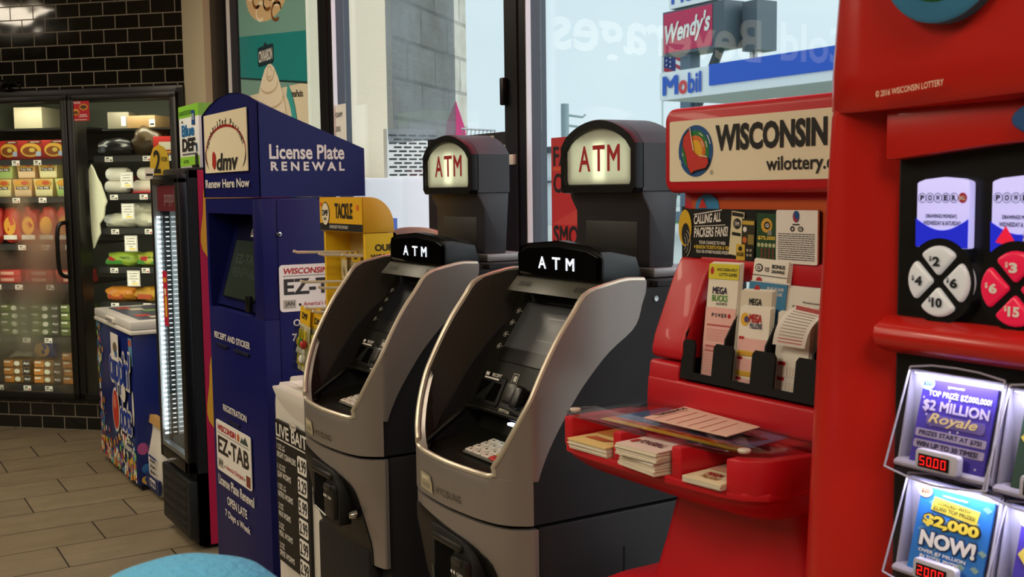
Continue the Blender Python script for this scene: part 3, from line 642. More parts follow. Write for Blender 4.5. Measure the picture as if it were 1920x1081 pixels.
put(carton('c4201c', .17, .14, .115, a_ck, 'd02a20'), 'display_box', .46, .16, sh2[0], 0, 'red cut-open display box with a white roll on top shelf', 'box')
for k in range(4):
    put(carton('e0b020', .09, .1, .026, lambda q: q.rect(-.04, .04, .008, .016, -.001, BRN)), 'sandwich_box', .605, .16, sh2[0]+.0275*k, 0, 'small yellow box, %s of the pile beside the red display box' % ('bottom', 'second', 'third', 'top')[k], 'frozen food', 'yellow boxes in the freezer')
def roll(r, l, c): return MB().lathe([(0, 0), (r*.8, .004), (r, .02), (r*1.02, l/2), (r, l-.02), (r*.8, l-.004), (0, l)], (0, 0, r), mat(c, .35, bump=.5, bscale=30), 20, 'x')
wl_ = 'white wrapped ice cream roll, '
for k, (s_, j, l) in enumerate(((-.0, 0, 'bottom left of the pile'), (.015, 1, 'on top at the left of the pile'), (.2, 0, 'beside the small price card'), (.24, 1, 'on top behind the price card'), (.40, 0, 'at the far right of the shelf'))):
    put(roll(.042, .16, 'e6e2d4'), 'wrapped_roll', s_, .21, sh2[1]+.082*j, 4*(-1)**k, wl_+l, 'frozen food', 'white wrapped rolls')
for k in range(4): put(MB().lathe([(0, 0), (.028, 0), (.03, .006), (.03, .1), (.026, .108), (0, .108)], (0, 0, 0), mat('8c2416', .35)), 'drink_can', -.0+.062*k, .36, sh2[1]+.005, 0, 'dark red can in the row behind the white rolls', 'can', 'red cans behind the rolls')
put(carton('c41a2a', .3, .1, .012, lambda q: None), 'red_tray', .38, .135, sh2[1], 0, 'flat red tray under the price card', 'tray')
for k, (s_, j, sx, l) in enumerate(((.1, 0, .26, 'large white frozen bag at the left of third shelf'), (.30, 0, .24, 'white frozen bag lying in the middle of the third shelf'), (.52, 0, .26, 'white frozen bag at the right of third shelf'), (.24, 1, .2, 'white frozen bag resting on two others'), (.5, 1, .2, 'white frozen bag resting at right over others'))):
    put(sack(sx, .16, .1+.01*k % .03, 'dcdac6', None, 30+k), 'frozen_bag', s_, .17+.06*j, sh2[2]+.07*j-.006, 0, l, 'frozen food', 'white frozen bags')
def a_gr(q): q.rect(-.1, .02, .02, .045, -.012, mat('3c8a2a', .5)); q.disc(-.05, .055, .03, .014, -.013, REDINK); q.textc('BURRITO', .03, .05, .018, -.014, mat('205a1c', .5), .02)
for k, (s_, c, l) in enumerate(((.1, '9ab83c', 'green and yellow burrito bag at left of fourth shelf'), (.33, 'b8c048', 'yellow green burrito bag beside the white price card'), (.52, 'c8b8a0', 'pale burrito bag with red panel at right of fourth shelf'))): put(sack(.26, .15, .1, c, a_gr, 40+k), 'burrito_bag', s_, .17, sh2[3]-.006, 3*k-3, l, 'frozen food', 'burrito bags')
for k, (s_, c, l) in enumerate(((.08, 'd88a2c', 'orange snack bag at left of the lowest visible shelf'), (.29, 'c8962c', 'golden snack bag in the middle of the lowest visible shelf'), (.5, '8c8a58', 'clear and green snack bag right of the golden bag'))): put(sack(.24, .15, .1, c, lambda q: q.rect(-.07, .03, .02, .05, -.012, mat('b84a1c', .5)), 50+k), 'snack_bag', s_, .17, sh2[4]-.006, 0, l, 'frozen food', 'orange snack bags')
for k, (s_, z, l) in enumerate(((.22, 1.545, 'white price card clipped in front of the wrapped rolls'), (.22, 1.347, 'white price card in front of the white bags'), (.232, 1.144, 'white price card above the green burrito bags'), (.24, .922, 'white price card above the orange snack bags'))):
    q = MB(); q.box(-.045, .045, 0, .002, 0, .1, PAPER); q.rect(-.042, .042, .003, .097, -.0005, mat('55554c', .6)); q.rect(-.04, .04, .005, .095, -.001, PAPER)
    for j, s in enumerate(('ALL HALFPINT', 'SANDWICH', 'WRAPS & SUBS', '2 FOR')): q.textc(s, 0, .078-.017*j, .007, -.002, INK, .01, wmax=.07)
    q.rect(-.012, .03, .012, .02, -.002, mat('e8d030', .5)); put(q, 'price_card', s_, .09, z, 0, l, 'card', 'price cards in the freezer')
# frost, sticker, camera
rnd = random.Random(4); q = MB(); pts = [(.0, 0), (.03, .06), (.055, .1), (.05, .16), (.085, .2), (.095, .27), (.11, .3), (.09, .36), (.07, .42), (.05, .45), (.03, .5), (.01, .54), (-.01, .5), (-.012, .3), (-.01, .12)]
q.prism(pts, 'y', 0, .02, mat('d8d8c0', .7, bump=1, bscale=30), bev=.006); o = q.build('frost_patch'); o.location = WM@Vector((-.03, .075, 1.16)); o.rotation_euler = (0, 0, R(WANG)); tag(o, 'ragged white frost patch inside the clear freezer door', 'frost')
t = wthing('door_sticker', 'red square food sticker on the top corner of clear freezer door', 'sticker', -.055, -.053, 1.962)
q = MB(); q.prism(rrect(0, .128, 0, .135, .008), 'y', 0, .001, mat('c01d2c', .4)); q.text('CRAVES', .01, .07, .106, .119, -.001, WHT, .02); q.text('HAPPY HOUR', .01, .06, .122, .128, -.001, WHT)
q.disc(.035, .055, .025, .02, -.001, mat('e0a040', .5)); q.disc(.035, .052, .018, .01, -.002, BRN); q.disc(.09, .085, .03, .02, -.001, mat('d89838', .5)); q.disc(.09, .085, .022, .012, -.002, mat('5a3418', .5)); q.rect(.06, .11, .035, .04, -.001, WHT); q.rect(.055, .115, .025, .029, -.001, WHT); q.rect(.02, .11, .006, .01, -.001, WHT); q.build('printed_face', t)
t = wthing('security_camera', 'small black camera on top of the freezer frame', 'camera', -.53, -.07, 2.17)
MB().box(-.03, .05, 0, .07, 0, .012, BLK).build('mount', t); q = MB(); q.lathe([(0, -.03), (.022, -.03), (.03, -.02), (.03, .05), (0, .05)], (0, 0, .035), BLK, 20, 'y'); q.build('body', t); MB().lathe([(0, -.034), (.014, -.034), (.016, -.03)], (0, 0, .035), CHROME, 16, 'y').build('lens', t); MB().tube([(.03, .03, .04), (.07, .04, .05), (.1, .05, .01)], .006, BLK).build('cable', t)

# ------------------------------------------------------------------ ice cream chest
t = facing('ice_cream_chest', 'blue ice cream chest freezer with colourful dots and white lid', 'freezer', 1.25, 6.515)
CB = mat('12246e', .35, name='chest_blue'); LW, CD = .86, .58
q = MB(); q.box(0, LW, 0, CD, .03, .80, CB, bev=.008); q.box(.02, LW-.02, .02, CD-.02, 0, .03, BLKM)
rnd = random.Random(11); cc = ['d8342c', 'e8b83c', 'efe6c8', '3f9ad0', '7fbf6a', 'c87a2c', 'f0f0e8', '2c6aa8', 'a84a8c']
n_ = 0
for k in range(420):
    u = rnd.random()*LW; zz = .04+abs(rnd.gauss(0, .09))
    if rnd.random() < .35: u = abs(rnd.gauss(0, .05)); zz = rnd.uniform(.05, .78)
    if zz > .78 or u > LW-.02 or u < .012: continue
    r_ = rnd.uniform(.008, .02); q.disc(u, zz, r_, r_*1.1, -.001-.00001*k, mat(rnd.choice(cc), .4), 10)
q.M = SIDE(LW)
for k in range(90):
    u = rnd.uniform(.02, CD-.03); zz = .05+abs(rnd.gauss(0, .07)); r_ = rnd.uniform(.012, .03); q.disc(u, zz, r_, r_*1.1, -.001-.00001*k, mat(rnd.choice(cc), .4), 10)
q.M = Matrix(); q.build('cabinet', t)
q = MB(); q.box(-.012, LW+.012, -.012, CD+.01, .80, .822, WHT, bev=.006); q.box(-.008, LW+.008, -.01, CD+.01, .824, .868, mat('dcdcd8', .4), bev=.008); q.build('lid', t)
q = MB(); q.box(.33, .53, -.022, -.008, .83, .856, WHT, bev=.004); q.box(.35, .51, -.0235, -.02, .837, .849, mat('8a8a88', .5)); q.build('lid_handle', t)
q = MB(); q.add([(.06, .05, .8685), (LW-.06, .05, .8685), (LW-.06, CD-.05, .8685), (.06, CD-.05, .8685)], [(0, 1, 2, 3)], mat('3a3f6a', .3))
for k in range(14): q.add([(.1+.05*k+dx, .08+.05*(k*5 % 9)+dy, .8687+.0001*k) for dx, dy in ((0, 0), (.09, 0), (.09, .07), (0, .07))], [(0, 1, 2, 3)], mat(cc[k % 9], .4))
q.build('lid_print', t)
q = MB(); IKB = mat('1a3fae', .4)
for s, x0, x1, z0, z1 in (('dippin', .36, .80, .46, .70), ("'", .80, .83, .62, .70), ('dots', .56, .82, .28, .44)):
    q.text(s, x0-.012, x1+.012, z0-.012, z1+.012, -.012, WHT, .12); q.text(s, x0, x1, z0, z1, -.014, IKB, .02)
q.disc(.46, .36, .085, .12, -.011, WHT); q.disc(.46, .36, .07, .105, -.0125, mat('d03a2c', .4)); q.disc(.445, .40, .03, .04, -.013, mat('e88a70', .4)); q.disc(.66, .48, .05, .05, -.0125, WHT); q.text('ICE', .66, .76, .225, .255, -.012, WHT, .03); q.text('CREAM', .63, .80, .185, .215, -.012, WHT, .03)
q.build('logo', t, 'white and blue lettering with a red dot')
q = MB(); q.rect(.42, .60, .63, .775, -.0155, PAPER); q.disc(.52, .70, .05, .03, -.016, mat('7a6a50', .5)); q.disc(.54, .67, .03, .02, -.0165, mat('3a6aa0', .5)); q.rect(.77, .85, .64, .78, -.002, mat('6a9ac0', .5)); q.rect(.78, .84, .74, .77, -.003, mat('c85a3c', .5)); q.disc(.83, .42, .02, .09, -.004, mat('e8e4dc', .4)); q.build('stickers', t)
# ------------------------------------------------------------------ bag on the floor
t = facing('pet_food_bag', 'white and navy paper bag with open kraft top on the floor', 'bag', 1.30, 5.66)
q = MB(); rings = []
for z, wd, d_ in ((0, .11, .055), (.01, .13, .07), (.1, .135, .075), (.2, .13, .065), (.27, .115, .04), (.32, .12, .02), (.36, .122, .012)):
    rings.append([(.13+wd*math.copysign(abs(math.cos(a))**.5, math.cos(a)), .08+d_*math.copysign(abs(math.sin(a))**.6, math.sin(a))-z*.12, z) for a in [2*math.pi*k/24 for k in range(24)]])
q.loft(rings, mat('d9d5cc', .6, bump=.5, bscale=14)); q.build('sack', t)
q = MB(); q.M = T(.13, 0, .36)@RXm(-10); q.box(-.125, .125, .015, .05, -.005, .035, mat('b98f52', .7, bump=.4)); q.build('kraft_top', t)
q = MB(); q.M = T(0, -.010, 0)
q.box(.005, .255, -.001, .012, .03, .10, mat('1c2858', .5)); q.rect(.09, .2, .05, .09, -.003, PAPER)
for k in range(3): q.rect(.1+.035*k, .125+.035*k, .055, .08, -.004, mat('1c2858', .5)); q.disc(.14, .13+.028*k, .012, .01, -.006, INK); q.rect(.16, .22, .127+.028*k, .135+.028*k, -.006, INK)
q.rect(.1, .24, .2, .212, -.006, mat('2c3a8a', .5)); q.arc(.16, .27, .04, .015, .003, 0, 330, -.022, INK); q.arc(.17, .26, .03, .012, .003, 0, 330, -.022, INK); q.build('printed_label', t)

# ------------------------------------------------------------------ upright drink cooler
t = facing('drink_cooler', 'tall black upright drink cooler with lit glass door, standing empty', 'cooler', 1.21, 5.0)
CW, CDp = .448, .50
q = MB(); q.box(0, .02, .04, CDp, .02, 1.60, BLKM); q.box(CW-.02, CW, .04, CDp, .02, 1.60, mat('0a0a0b', .5)); q.box(0, CW, .04, CDp, 1.56, 1.61, BLKM, bev=.008); q.box(0, CW, .04, CDp, .02, .33, BLKM); q.box(.02, CW-.02, CDp-.03, CDp, .3, 1.58, mat('c8ccd0', .4)); q.box(.02, .03, .05, CDp, .33, 1.56, mat('a8b0b4', .25, .6)); q.box(CW-.03, CW-.02, .05, CDp, .33, 1.56, mat('a8b0b4', .25, .6))
for x, y in ((.05, .1), (CW-.05, .1), (.05, CDp-.06), (CW-.05, CDp-.06)): q.box(x-.02, x+.02, y-.02, y+.02, 0, .03, BLKM)
q.build('cabinet', t)
q = MB(); q.box(.005, CW-.005, 0, .045, .05, .30, mat('14181a', .5), bev=.008)
for k in range(5): q.box(.035, CW-.05, -.004, .012, .085+.042*k, .11+.042*k, BLKM, bev=.004); q.box(.04, CW-.055, -.001, .004, .11+.042*k, .125+.042*k, mat('050505', .7))
q.build('vent_grille', t)
d = MB(); FRM = mat('0b0c0d', .35)
d.box(0, .035, 0, .04, .33, 1.57, FRM, bev=.005); d.box(CW-.05, CW, 0, .04, .33, 1.57, FRM, bev=.005); d.box(0, CW, 0, .04, .33, .385, FRM, bev=.005); d.box(0, CW, 0, .04, 1.545, 1.585, FRM, bev=.005); d.box(.032, .038, .002, .03, .385, 1.545, mat('c8ccd0', .3, .8)); d.box(.035, CW-.05, .002, .03, .385, .405, mat('9aa0a4', .3, .8)); dr = d.build('door', t)
MB().box(.035, CW-.045, .012, .018, .385, 1.545, clr).build('door_glass', dr)
MB().lathe([(0, -.02), (.008, -.02), (.01, 0), (0, 0)], (.2, 0, .345), STEEL, 12, 'y').build('lock', dr)
q = MB(); q.rect(.075, CW-.055, 1.43, 1.54, .0105, mat('5a1620', .5)); q.text('poppi', .2, .36, 1.45, 1.515, .009, mat('8a6a70', .5), .01); q.build('brand_header', dr, 'dark red header strip with pale lettering')
q = MB(); q.rect(.115, .185, .93, 1.17, .0105, mat('c41a3c', .4)); q.rect(.14, .17, .97, 1.06, .0095, mat('e8c030', .4)); q.disc(.15, 1.08, .018, .016, .0095, mat('f0d8a0', .4)); q.rect(.125, .175, 1.12, 1.14, .0095, mat('e8a030', .4)); q.build('red_sticker', dr)
IW = SIDE(.0305)                              # inside of the far side wall
q = MB(); q.M = IW; q.box(.012, .04, -.006, 0, .42, 1.42, mat('6c7478', .3, .5))
for k in range(46): q.box(.014, .028, -.009, -.006, .43+.0215*k, .4375+.0215*k, mat('e4f2ff', .4, emit=8))
q.build('led_strip', t)
q = MB(); q.M = IW; q.box(.048, .07, -.006, 0, .42, 1.43, mat('3a4044', .3, .6)); q.box(.075, .30, -.004, 0, .42, 1.43, mat('b4bcc0', .35, .2))
for k in range(46): q.rect(.051, .066, .431+.0215*k, .436+.0215*k, -.0065, mat('ffffff', .3, emit=.6)); q.rect(.078, .098, .431+.0215*k, .436+.0215*k, -.0045, mat('ffffff', .3, emit=.6)); q.rect(.108, .128, .431+.0215*k, .436+.0215*k, -.0045, mat('ffffff', .3, emit=.6)); q.rect(.14, .16, .431+.0215*k, .436+.0215*k, -.0045, mat('ffffff', .3, emit=.6))  # dashes are no lamps: their glow stands for reflections of the LED strip
q.build('shelf_pilaster_glints', t)
area('cooler_lamp', (1.21+.03, 5.0-.10, .92), .02, .95, .9, (.85, .93, 1), (R(90), 0, R(-60)))
for k in range(5):
    q = MB()
    for j in range(10): q.tube([(.035+.042*j, .1, .46+.2*k), (.035+.042*j, .46, .46+.2*k)], .002, mat('d8dcde', .3, .7), 4)
    q.tube([(.03, .1, .46+.2*k), (CW-.03, .1, .46+.2*k)], .003, mat('d8dcde', .3, .7), 5); q.build('wire_shelf', t)
q = MB(); q.M = SIDE(CW); q.rect(.083, .49, .02, 1.60, -.002, mat('c01a4a', .45)); 
for z in (.55, 1.27): q.poly(smooth([(.135, z, 0), (.16, z+.2, 0), (.2, z+.33, 0), (.3, z+.33, 0), (.3, z-.1, 0), (.2, z-.1, 0)], 4, True) and [(a, b) for a, b, _ in smooth([(.094, z, 0), (.10, z+.15, 0), (.13, z+.3, 0), (.3, z+.3, 0), (.3, z-.1, 0), (.2, z-.1, 0)], 4, True)], -.003, mat('e8a830', .45))
q.build('side_wrap', t, 'magenta side wrap with yellow fruit')
t = thing('price_tag_card', 'yellow rounded two-for price card sticking up on the drink cooler', 'card', (1.20, 4.955, .005), -32)
q = MB(); q.prism([(.0, 1.565), (.09, 1.565), (.085, 1.66), (.07, 1.70), (.045, 1.715), (.02, 1.70), (.005, 1.66)], 'y', 0, .003, mat('e8c22c', .4)); q.text('2', .02, .05, 1.59, 1.69, -.002, INK, .02); q.text('FOR', .055, .08, 1.64, 1.66, -.002, INK); q.rect(-.02, .02, 1.565, 1.61, -.003, PAPER); q.rect(-.015, .015, 1.578, 1.588, -.004, INK); q.build('printed_card', t)
MB().box(.03, .05, .003, .012, 1.555, 1.585, BLKM).build('clip', t)
t = facing('fluid_box', 'green and white boxed diesel exhaust fluid on the drink cooler', 'box', 1.31, 4.86, None)
t.location.z = 1.61
BX = .30; GR = mat('86c83c', .4)
q = MB(); q.box(0, BX, 0, .23, 0, .265, mat('e9ecee', .4), bev=.003); q.box(-.0006, BX+.0006, -.0006, .2306, .215, .2656, GR); q.rect(.003, BX-.003, .01, .05, -.001, GR); q.text('GUARANTEED PURE', .01, .2, .225, .245, -.002, mat('1c4a14', .5), .01)
q.text('Blue', .045, .235, .135, .185, -.002, mat('1e6aa8', .4), .04); q.text('DEF', .045, .245, .072, .128, -.002, INK, .05); q.disc(.262, .085, .012, .02, -.002, mat('14406a', .4)); q.rect(.045, .26, .058, .064, -.002, mat('555555', .5)); q.rect(.205, .25, .18, .24, -.003, mat('1c4a8a', .4)); q.text('15', .21, .245, .2, .225, -.004, WHT); q.rect(.24, .28, .01, .06, -.003, INK); q.text('NO TOX', .06, .14, .022, .036, -.002, mat('1c4a14', .5)); q.poly([(.04, .195), (.055, .207), (.07, .2), (.08, .194)], -.002, mat('444444', .5)); q.build('carton', t)
q = MB(); q.box(.2, .29, -.008, 0, -.0, .014, BLK, bev=.004); q.build('carry_handle', t)
# ------------------------------------------------------------------ licence plate renewal kiosk
t = facing('renewal_kiosk', 'tall navy license plate renewal kiosk with sloping top and white signs', 'kiosk', 1.2, 4.14)
KW, KD = .63, .376; NV = mat('080f5a', .42, bump=.05, bscale=200, spec=.3, name='navy_powder_coat')
q = MB()                                                    # upper head with arched front
arch = [(0, 1.487), (KW, 1.487), (KW, 1.798), (.55, 1.822), (.45, 1.842), (.33, 1.850), (.2, 1.840), (.1, 1.822), (0, 1.79)]
back = [(x, z if z < 1.5 else 1.65+(z-1.798)*.15) for x, z in arch]
def ringy(p, y): return [(a, y, b) for a, b in p]
q.loft([ringy([(a, b) for a, b in arch], 0.004), ringy(arch, .0), ringy(back, KD)], NV); q.build('head', t)
q = MB(); q.box(.0, KW, .004, KD, .03, 1.08, NV, bev=.002); q.box(0, KW, .2, KD, 1.08, 1.484, NV); q.box(0, .03, .004, .2, 1.08, 1.484, NV); q.box(KW-.095, KW, .004, .2, 1.08, 1.484, NV, bev=.003); q.box(.03, KW-.095, .004, .2, 1.43, 1.484, NV); q.box(.02, KW-.02, .03, KD-.02, 0, .03, BLKM)
q.build('cabinet', t)
q = MB(); q.M = SIDE(KW); q.box(.055, KD-.004, -.004, .0, .1, 1.478, NV, bev=.002); q.build('side_door', t)
q = MB(); q.M = SIDE(KW); q.lathe([(0, -.012), (.007, -.011), (.011, -.004), (.011, 0)], (.06+.0, 0, 1.365), CHROME, 16, 'y'); q.rect(.056, .064, 1.362, 1.368, -.0125, INK); q.build('lock', t)
# slanted touch screen in the recess
q = MB(); q.M = T(0, .025, 1.09)@RXm(-16); q.box(.03, KW-.095, 0, .02, 0, .36, mat('0e1450', .3)); q.box(.10, .50, -.012, 0, .03, .335, mat('0a0d2c', .3), bev=.004); q.build('screen_bezel', t)
q = MB(); q.M = T(0, .025, 1.09)@RXm(-16); q.box(.125, .475, -.014, -.011, .035, .245, mat('303b34', .14, name='dark_screen')); q.text('EZ-TAG', .17, .42, .16, .195, -.0145, mat('3f4a44', .3), .02); q.text('RENEWAL', .17, .42, .11, .145, -.0145, mat('3a453f', .3), .02); q.build('screen', t)
q = MB(); q.M = T(0, .025, 1.09)@RXm(-16); q.rect(.27, .48, .262, .290, -.0135, PAPER); q.rect(.275, .285, .267, .286, -.014, INK); q.rect(.30, .35, .274, .28, -.014, mat('666666', .6)); q.text('866-543', .37, .475, .267, .286, -.014, INK, .02); q.build('phone_label', t)
q = MB(); q.box(.45, .49, -.004, .012, 1.095, 1.15, BLK, bev=.003); q.build('card_reader', t)
# front signs
q = MB(); q.box(.038, .528, -.003, .0, 1.577, 1.788, mat('f3e7c8', .4)); 
for k, ch in enumerate('Authorized Partner'):
    a = R(158-k*136/17); cx, cz = .285, 1.62
    if ch != ' ':
        q.M = T(cx+.215*math.cos(a), 0, cz+.125*math.sin(a))@RY(90-math.degrees(a)*.75-22); wd = .010 if ch in 'itr' else .018; q.text(ch, -wd/2, wd/2, -.003, .022 if ch not in 'rnea' else .015, -.004, INK, .02)
q.M = Matrix(); q.arc(.285, 1.645, .225, .09, lambda t_: .003+.006*math.sin(t_*3.14), -20, 205, -.004, mat('a82822', .4), 40); q.arc(.285, 1.645, .232, .094, lambda t_: .001+.006*math.sin(t_*3.14), 168, 215, -.0045, INK, 16); q.arc(.285, 1.645, .228, .094, lambda t_: .001+.006*math.sin(t_*3.14), -35, 0, -.0045, INK, 16)
q.poly([(.13, 1.605), (.135, 1.645), (.155, 1.655), (.175, 1.64), (.178, 1.61), (.165, 1.59), (.15, 1.588)], -.0042, mat('b02c26', .4)); q.text('dmv', .185, .43, 1.583, 1.645, -.0045, INK, .03, .15); q.rect(.04, .05, 1.578, 1.787, -.0035, mat('f3e7c8', .4)); q.build('logo_plate', t, 'cream plate with red and black logo')
q = MB(); q.text('Renew Here Now', .03, .535, 1.522, 1.553, -.002, WHT, .02); q.build('headline_lettering', t)
q = MB(); q.text('RECEIPT AND STICKER', .07, .48, .966, .99, -.001, WHT, .02); q.build('slot_lettering', t)
q = MB()
for a, b, z in ((.09, .22, .945), (.3, .46, .945), (.2, .33, .672)): MB().prism(rrect(a, b, z-.006, z+.004, .004), 'y', -.003, .004, mat('070a30', .5)).build('ticket_slot', t)
q = MB(); q.text('REGISTRATION', .145, .415, .70, .725, -.001, WHT, .02); q.build('registration_lettering', t)
def plate(q, x0, x1, z0, z1, y):
    W_, H_ = x1-x0, z1-z0; X = lambda a: x0+a*W_; Z = lambda a: z0+a*H_
    q.prism(rrect(x0, x1, z0, z1, .012), 'y', y, y+.003, mat('f2efe9', .35)); y -= .001
    q.text('WISCONSIN', X(.05), X(.60), Z(.80), Z(.93), y, REDINK, .03, .15); q.rect(X(.04), X(.96), Z(.755), Z(.765), y, INK); q.poly([(X(.63), Z(.8)), (X(.64), Z(.92)), (X(.67), Z(.95)), (X(.70), Z(.9)), (X(.69), Z(.8))], y, mat('c8642a', .5))
    q.poly([(X(.72), Z(.8)), (X(.77), Z(.92)), (X(.8), Z(.86)), (X(.86), Z(.95)), (X(.95), Z(.8))], y, mat('3a4a4a', .5)); q.text('EZ-TAB', X(.05), X(.95), Z(.36), Z(.70), y, mat('2a2422', .5), .03)
    q.rect(X(.04), X(.19), Z(.07), Z(.25), y, mat('b0aca0', .5)); q.text('JAN', X(.06), X(.17), Z(.1), Z(.22), y-.0006, INK, .01); q.text("America's Dairyland", X(.28), X(.78), Z(.08), Z(.2), y, REDINK, .01, .1); q.disc(X(.24), Z(.14), .005, .005, y, INK, 8); q.disc(X(.815), Z(.14), .005, .005, y, INK, 8); q.rect(X(.86), X(.97), Z(.04), Z(.25), y, mat('7a3a2a', .5))
q = MB(); plate(q, .057, .458, .462, .655, -.004); q.build('license_plate', t)
q = MB(); q.text('License Plate Renewal', .055, .468, .405, .443, -.001, WHT, .02); q.text('OPEN LATE', .155, .385, .345, .378, -.001, WHT, .02); q.text('7 Days a Week', .125, .415, .288, .322, -.001, WHT, .02); q.build('hours_lettering', t)
# side signs
q = MB(); q.M = SIDE(KW); q.text('License Plate', .036, .301, 1.612, 1.661, -.002, WHT, .025); q.text('R E N E W A L', .040, .301, 1.574, 1.604, -.002, WHT, .035)
q.build('side_lettering', t, 'white lettering on the navy side')
q = MB(); q.M = SIDE(KW); plate(q, .055, .345, 1.105, 1.262, -.008); q.build('side_plate', t)
q = MB(); q.M = SIDE(KW); q.text('O P E N  L A T E', .10, .33, 1.055, 1.078, -.006, WHT, .02); q.text('7 DAYS A WEEK', .095, .34, 1.005, 1.03, -.006, WHT, .02); q.build('side_hours_lettering', t)

# ------------------------------------------------------------------ small white fridge with the bait price list
t = facing('bait_fridge', 'small white fridge with black live bait price list', 'fridge', 1.15, 3.315)
FW, FH = .60, .915; WF = mat('e4e0d8', .35, name='white_enamel')
q = MB(); q.box(.005, FW-.005, .05, .42, .02, FH-.005, WF, bev=.01); q.box(.03, FW-.03, .07, .4, 0, .02, BLKM); q.box(-.0, FW, .06, .43, FH-.012, FH+.006, WF, bev=.008); q.build('cabinet', t)
def fdoor(x, z): return .012*((x-FW/2)/(FW/2))**2+(.02*max(0, (z-.84)/.07)**2 if z > .84 else 0)
zs = [.05+.04*k for k in range(20)]+[.84, .86, .88, .895, .905]
q = MB(); q.patch(fdoor, zs, lambda z: 0, lambda z: FW, 14, WF, .05); dr = q.build('door', t)
q = MB(); q.prism([(x, .893-.07*math.sin(math.pi*(x-.02)/(FW-.04))**.6) for x in [.02+(FW-.04)*k/14 for k in range(15)]]+[(FW-.02, .9), (.02, .9)], 'y', -.003, .02, WF, bev=.002); q.build('grip_lip', dr)
q = MB(); q.disc(.22, .805, .028, .014, -.014, mat('c9c4ba', .4)); q.disc(.22, .805, .026, .0125, -.0145, mat('ddd8ce', .4)); q.text('Quest', .20, .24, .80, .81, -.015, mat('8a867c', .5)); q.build('badge', dr)
q = MB(); q.box(.055, .33, -.010, -.002, .355, .802, mat('101010', .5)); q.text('LIVE BAIT', .063, .322, .751, .792, -.011, WHT, .02); q.rect(.063, .322, .741, .745, -.011, WHT)
for k, (a, b, c) in enumerate((('1 DZ LG', 'NIGHT CRAWLERS', '4.99'), ('1 1/2 DZ', 'LEAF WORMS', '3.29'), ('1 DZ LG', 'NITRO WORMS', '5.99'), ('2 DZ', 'WAX WORMS', '2.99'), ('2 DZ', 'MEAL WORMS', '2.99'), ('2 DZ', 'SPIKE WORMS', '2.99'))):
    z = .677-.0628*k; q.textc(a, .066, z+.034, .018, -.011, WHT, .01, left=True, k=.8); q.text(b, .066, .066+.0116*len(b), z+.009, z+.028, -.011, WHT, .015); q.prism(rrect(.243, .316, z-.006, z+.046, .006), 'y', -.0115, -.0105, PAPER); q.text(c, .247, .312, z+.0, z+.040, -.0122, INK, .02)
q.build('price_list', dr, 'black price list with white lettering')

# ------------------------------------------------------------------ tackle display on the fridge
t = facing('tackle_display', 'yellow cardboard tackle display with pegs standing on the white fridge', 'display', 1.20, 2.99)
t.location.z = FH+.006; ZB = FH+.006
TW, TD = .30, .095; Y2 = mat('eec21e', .5); Y3 = mat('d9a21c', .5); Y1 = mat('f0b820', .45)
z = lambda a: a-ZB
q = MB(); q.box(0, .012, .01, TD, 0, z(1.39), Y2); q.box(TW-.014, TW, .005, TD, 0, z(1.39), Y2); q.box(0, TW, TD-.008, TD, 0, z(1.39), mat('cdb46c', .7)); q.box(0, TW, .0, TD, 0, .02, WF); q.build('tray_body', t)
q = MB(); pr_ = [(0, z(1.392)), (0, z(1.487)), (.02, z(1.487))]+[(.02+.07*math.sin(R(a)), z(1.41)+.077*math.cos(R(a))) for a in range(10, 91, 10)]+[(.09, z(1.392))]
q.prism(pr_, 'x', 0, TW, Y3, bev=.001); q.rect(.0015, TW-.0015, z(1.414), z(1.486), -.0015, Y1); q.rect(.0015, TW-.0015, z(1.394), z(1.414), -.0015, INK); q.text('TACKLE', .115, .235, z(1.428), z(1.471), -.003, INK, .03); q.text('WORKS BEST WITH DMF BAIT!', .075, .205, z(1.400), z(1.409), -.003, WHT, .01)
q.disc(.045, z(1.44), .03, .034, -.0025, INK); q.disc(.045, z(1.44), .027, .031, -.003, mat('f2ead0', .5)); q.text('DMF', .024, .066, z(1.435), z(1.452), -.0036, INK, .03); q.text('BAIT', .034, .056, z(1.422), z(1.43), -.0036, INK); q.disc(.015, z(1.468), .006, .006, -.0037, mat('f06a2a', .5), 10); q.rect(.262, .276, z(1.452), z(1.466), -.003, mat('f0702c', .5)); q.build('header', t)
q = MB(); q.M = SIDE(TW)
for k, s in enumerate(('OUR', 'WORMS', 'CATCH')): q.text(s, .032 if k == 0 else .02, .088, z(1.3425-.0265*k), z(1.361-.0265*k), -.001, INK, .03)
q.build('side_lettering', t)
q = MB(); pegs = [(.06, 1.335, .19), (.15, 1.33, .15), (.24, 1.33, .12), (.055, 1.25, .17), (.16, 1.24, .16), (.24, 1.245, .13), (.11, 1.18, .18), (.165, 1.175, .18)]
PG = mat('e8e2d2', .4)
for x, zz, l in pegs: MB().tube([(x, TD-.01, z(zz)-.006), (x, TD-l, z(zz)), (x, TD-l-.012, z(zz)+.004)], .004, PG, 8).build('peg', t)
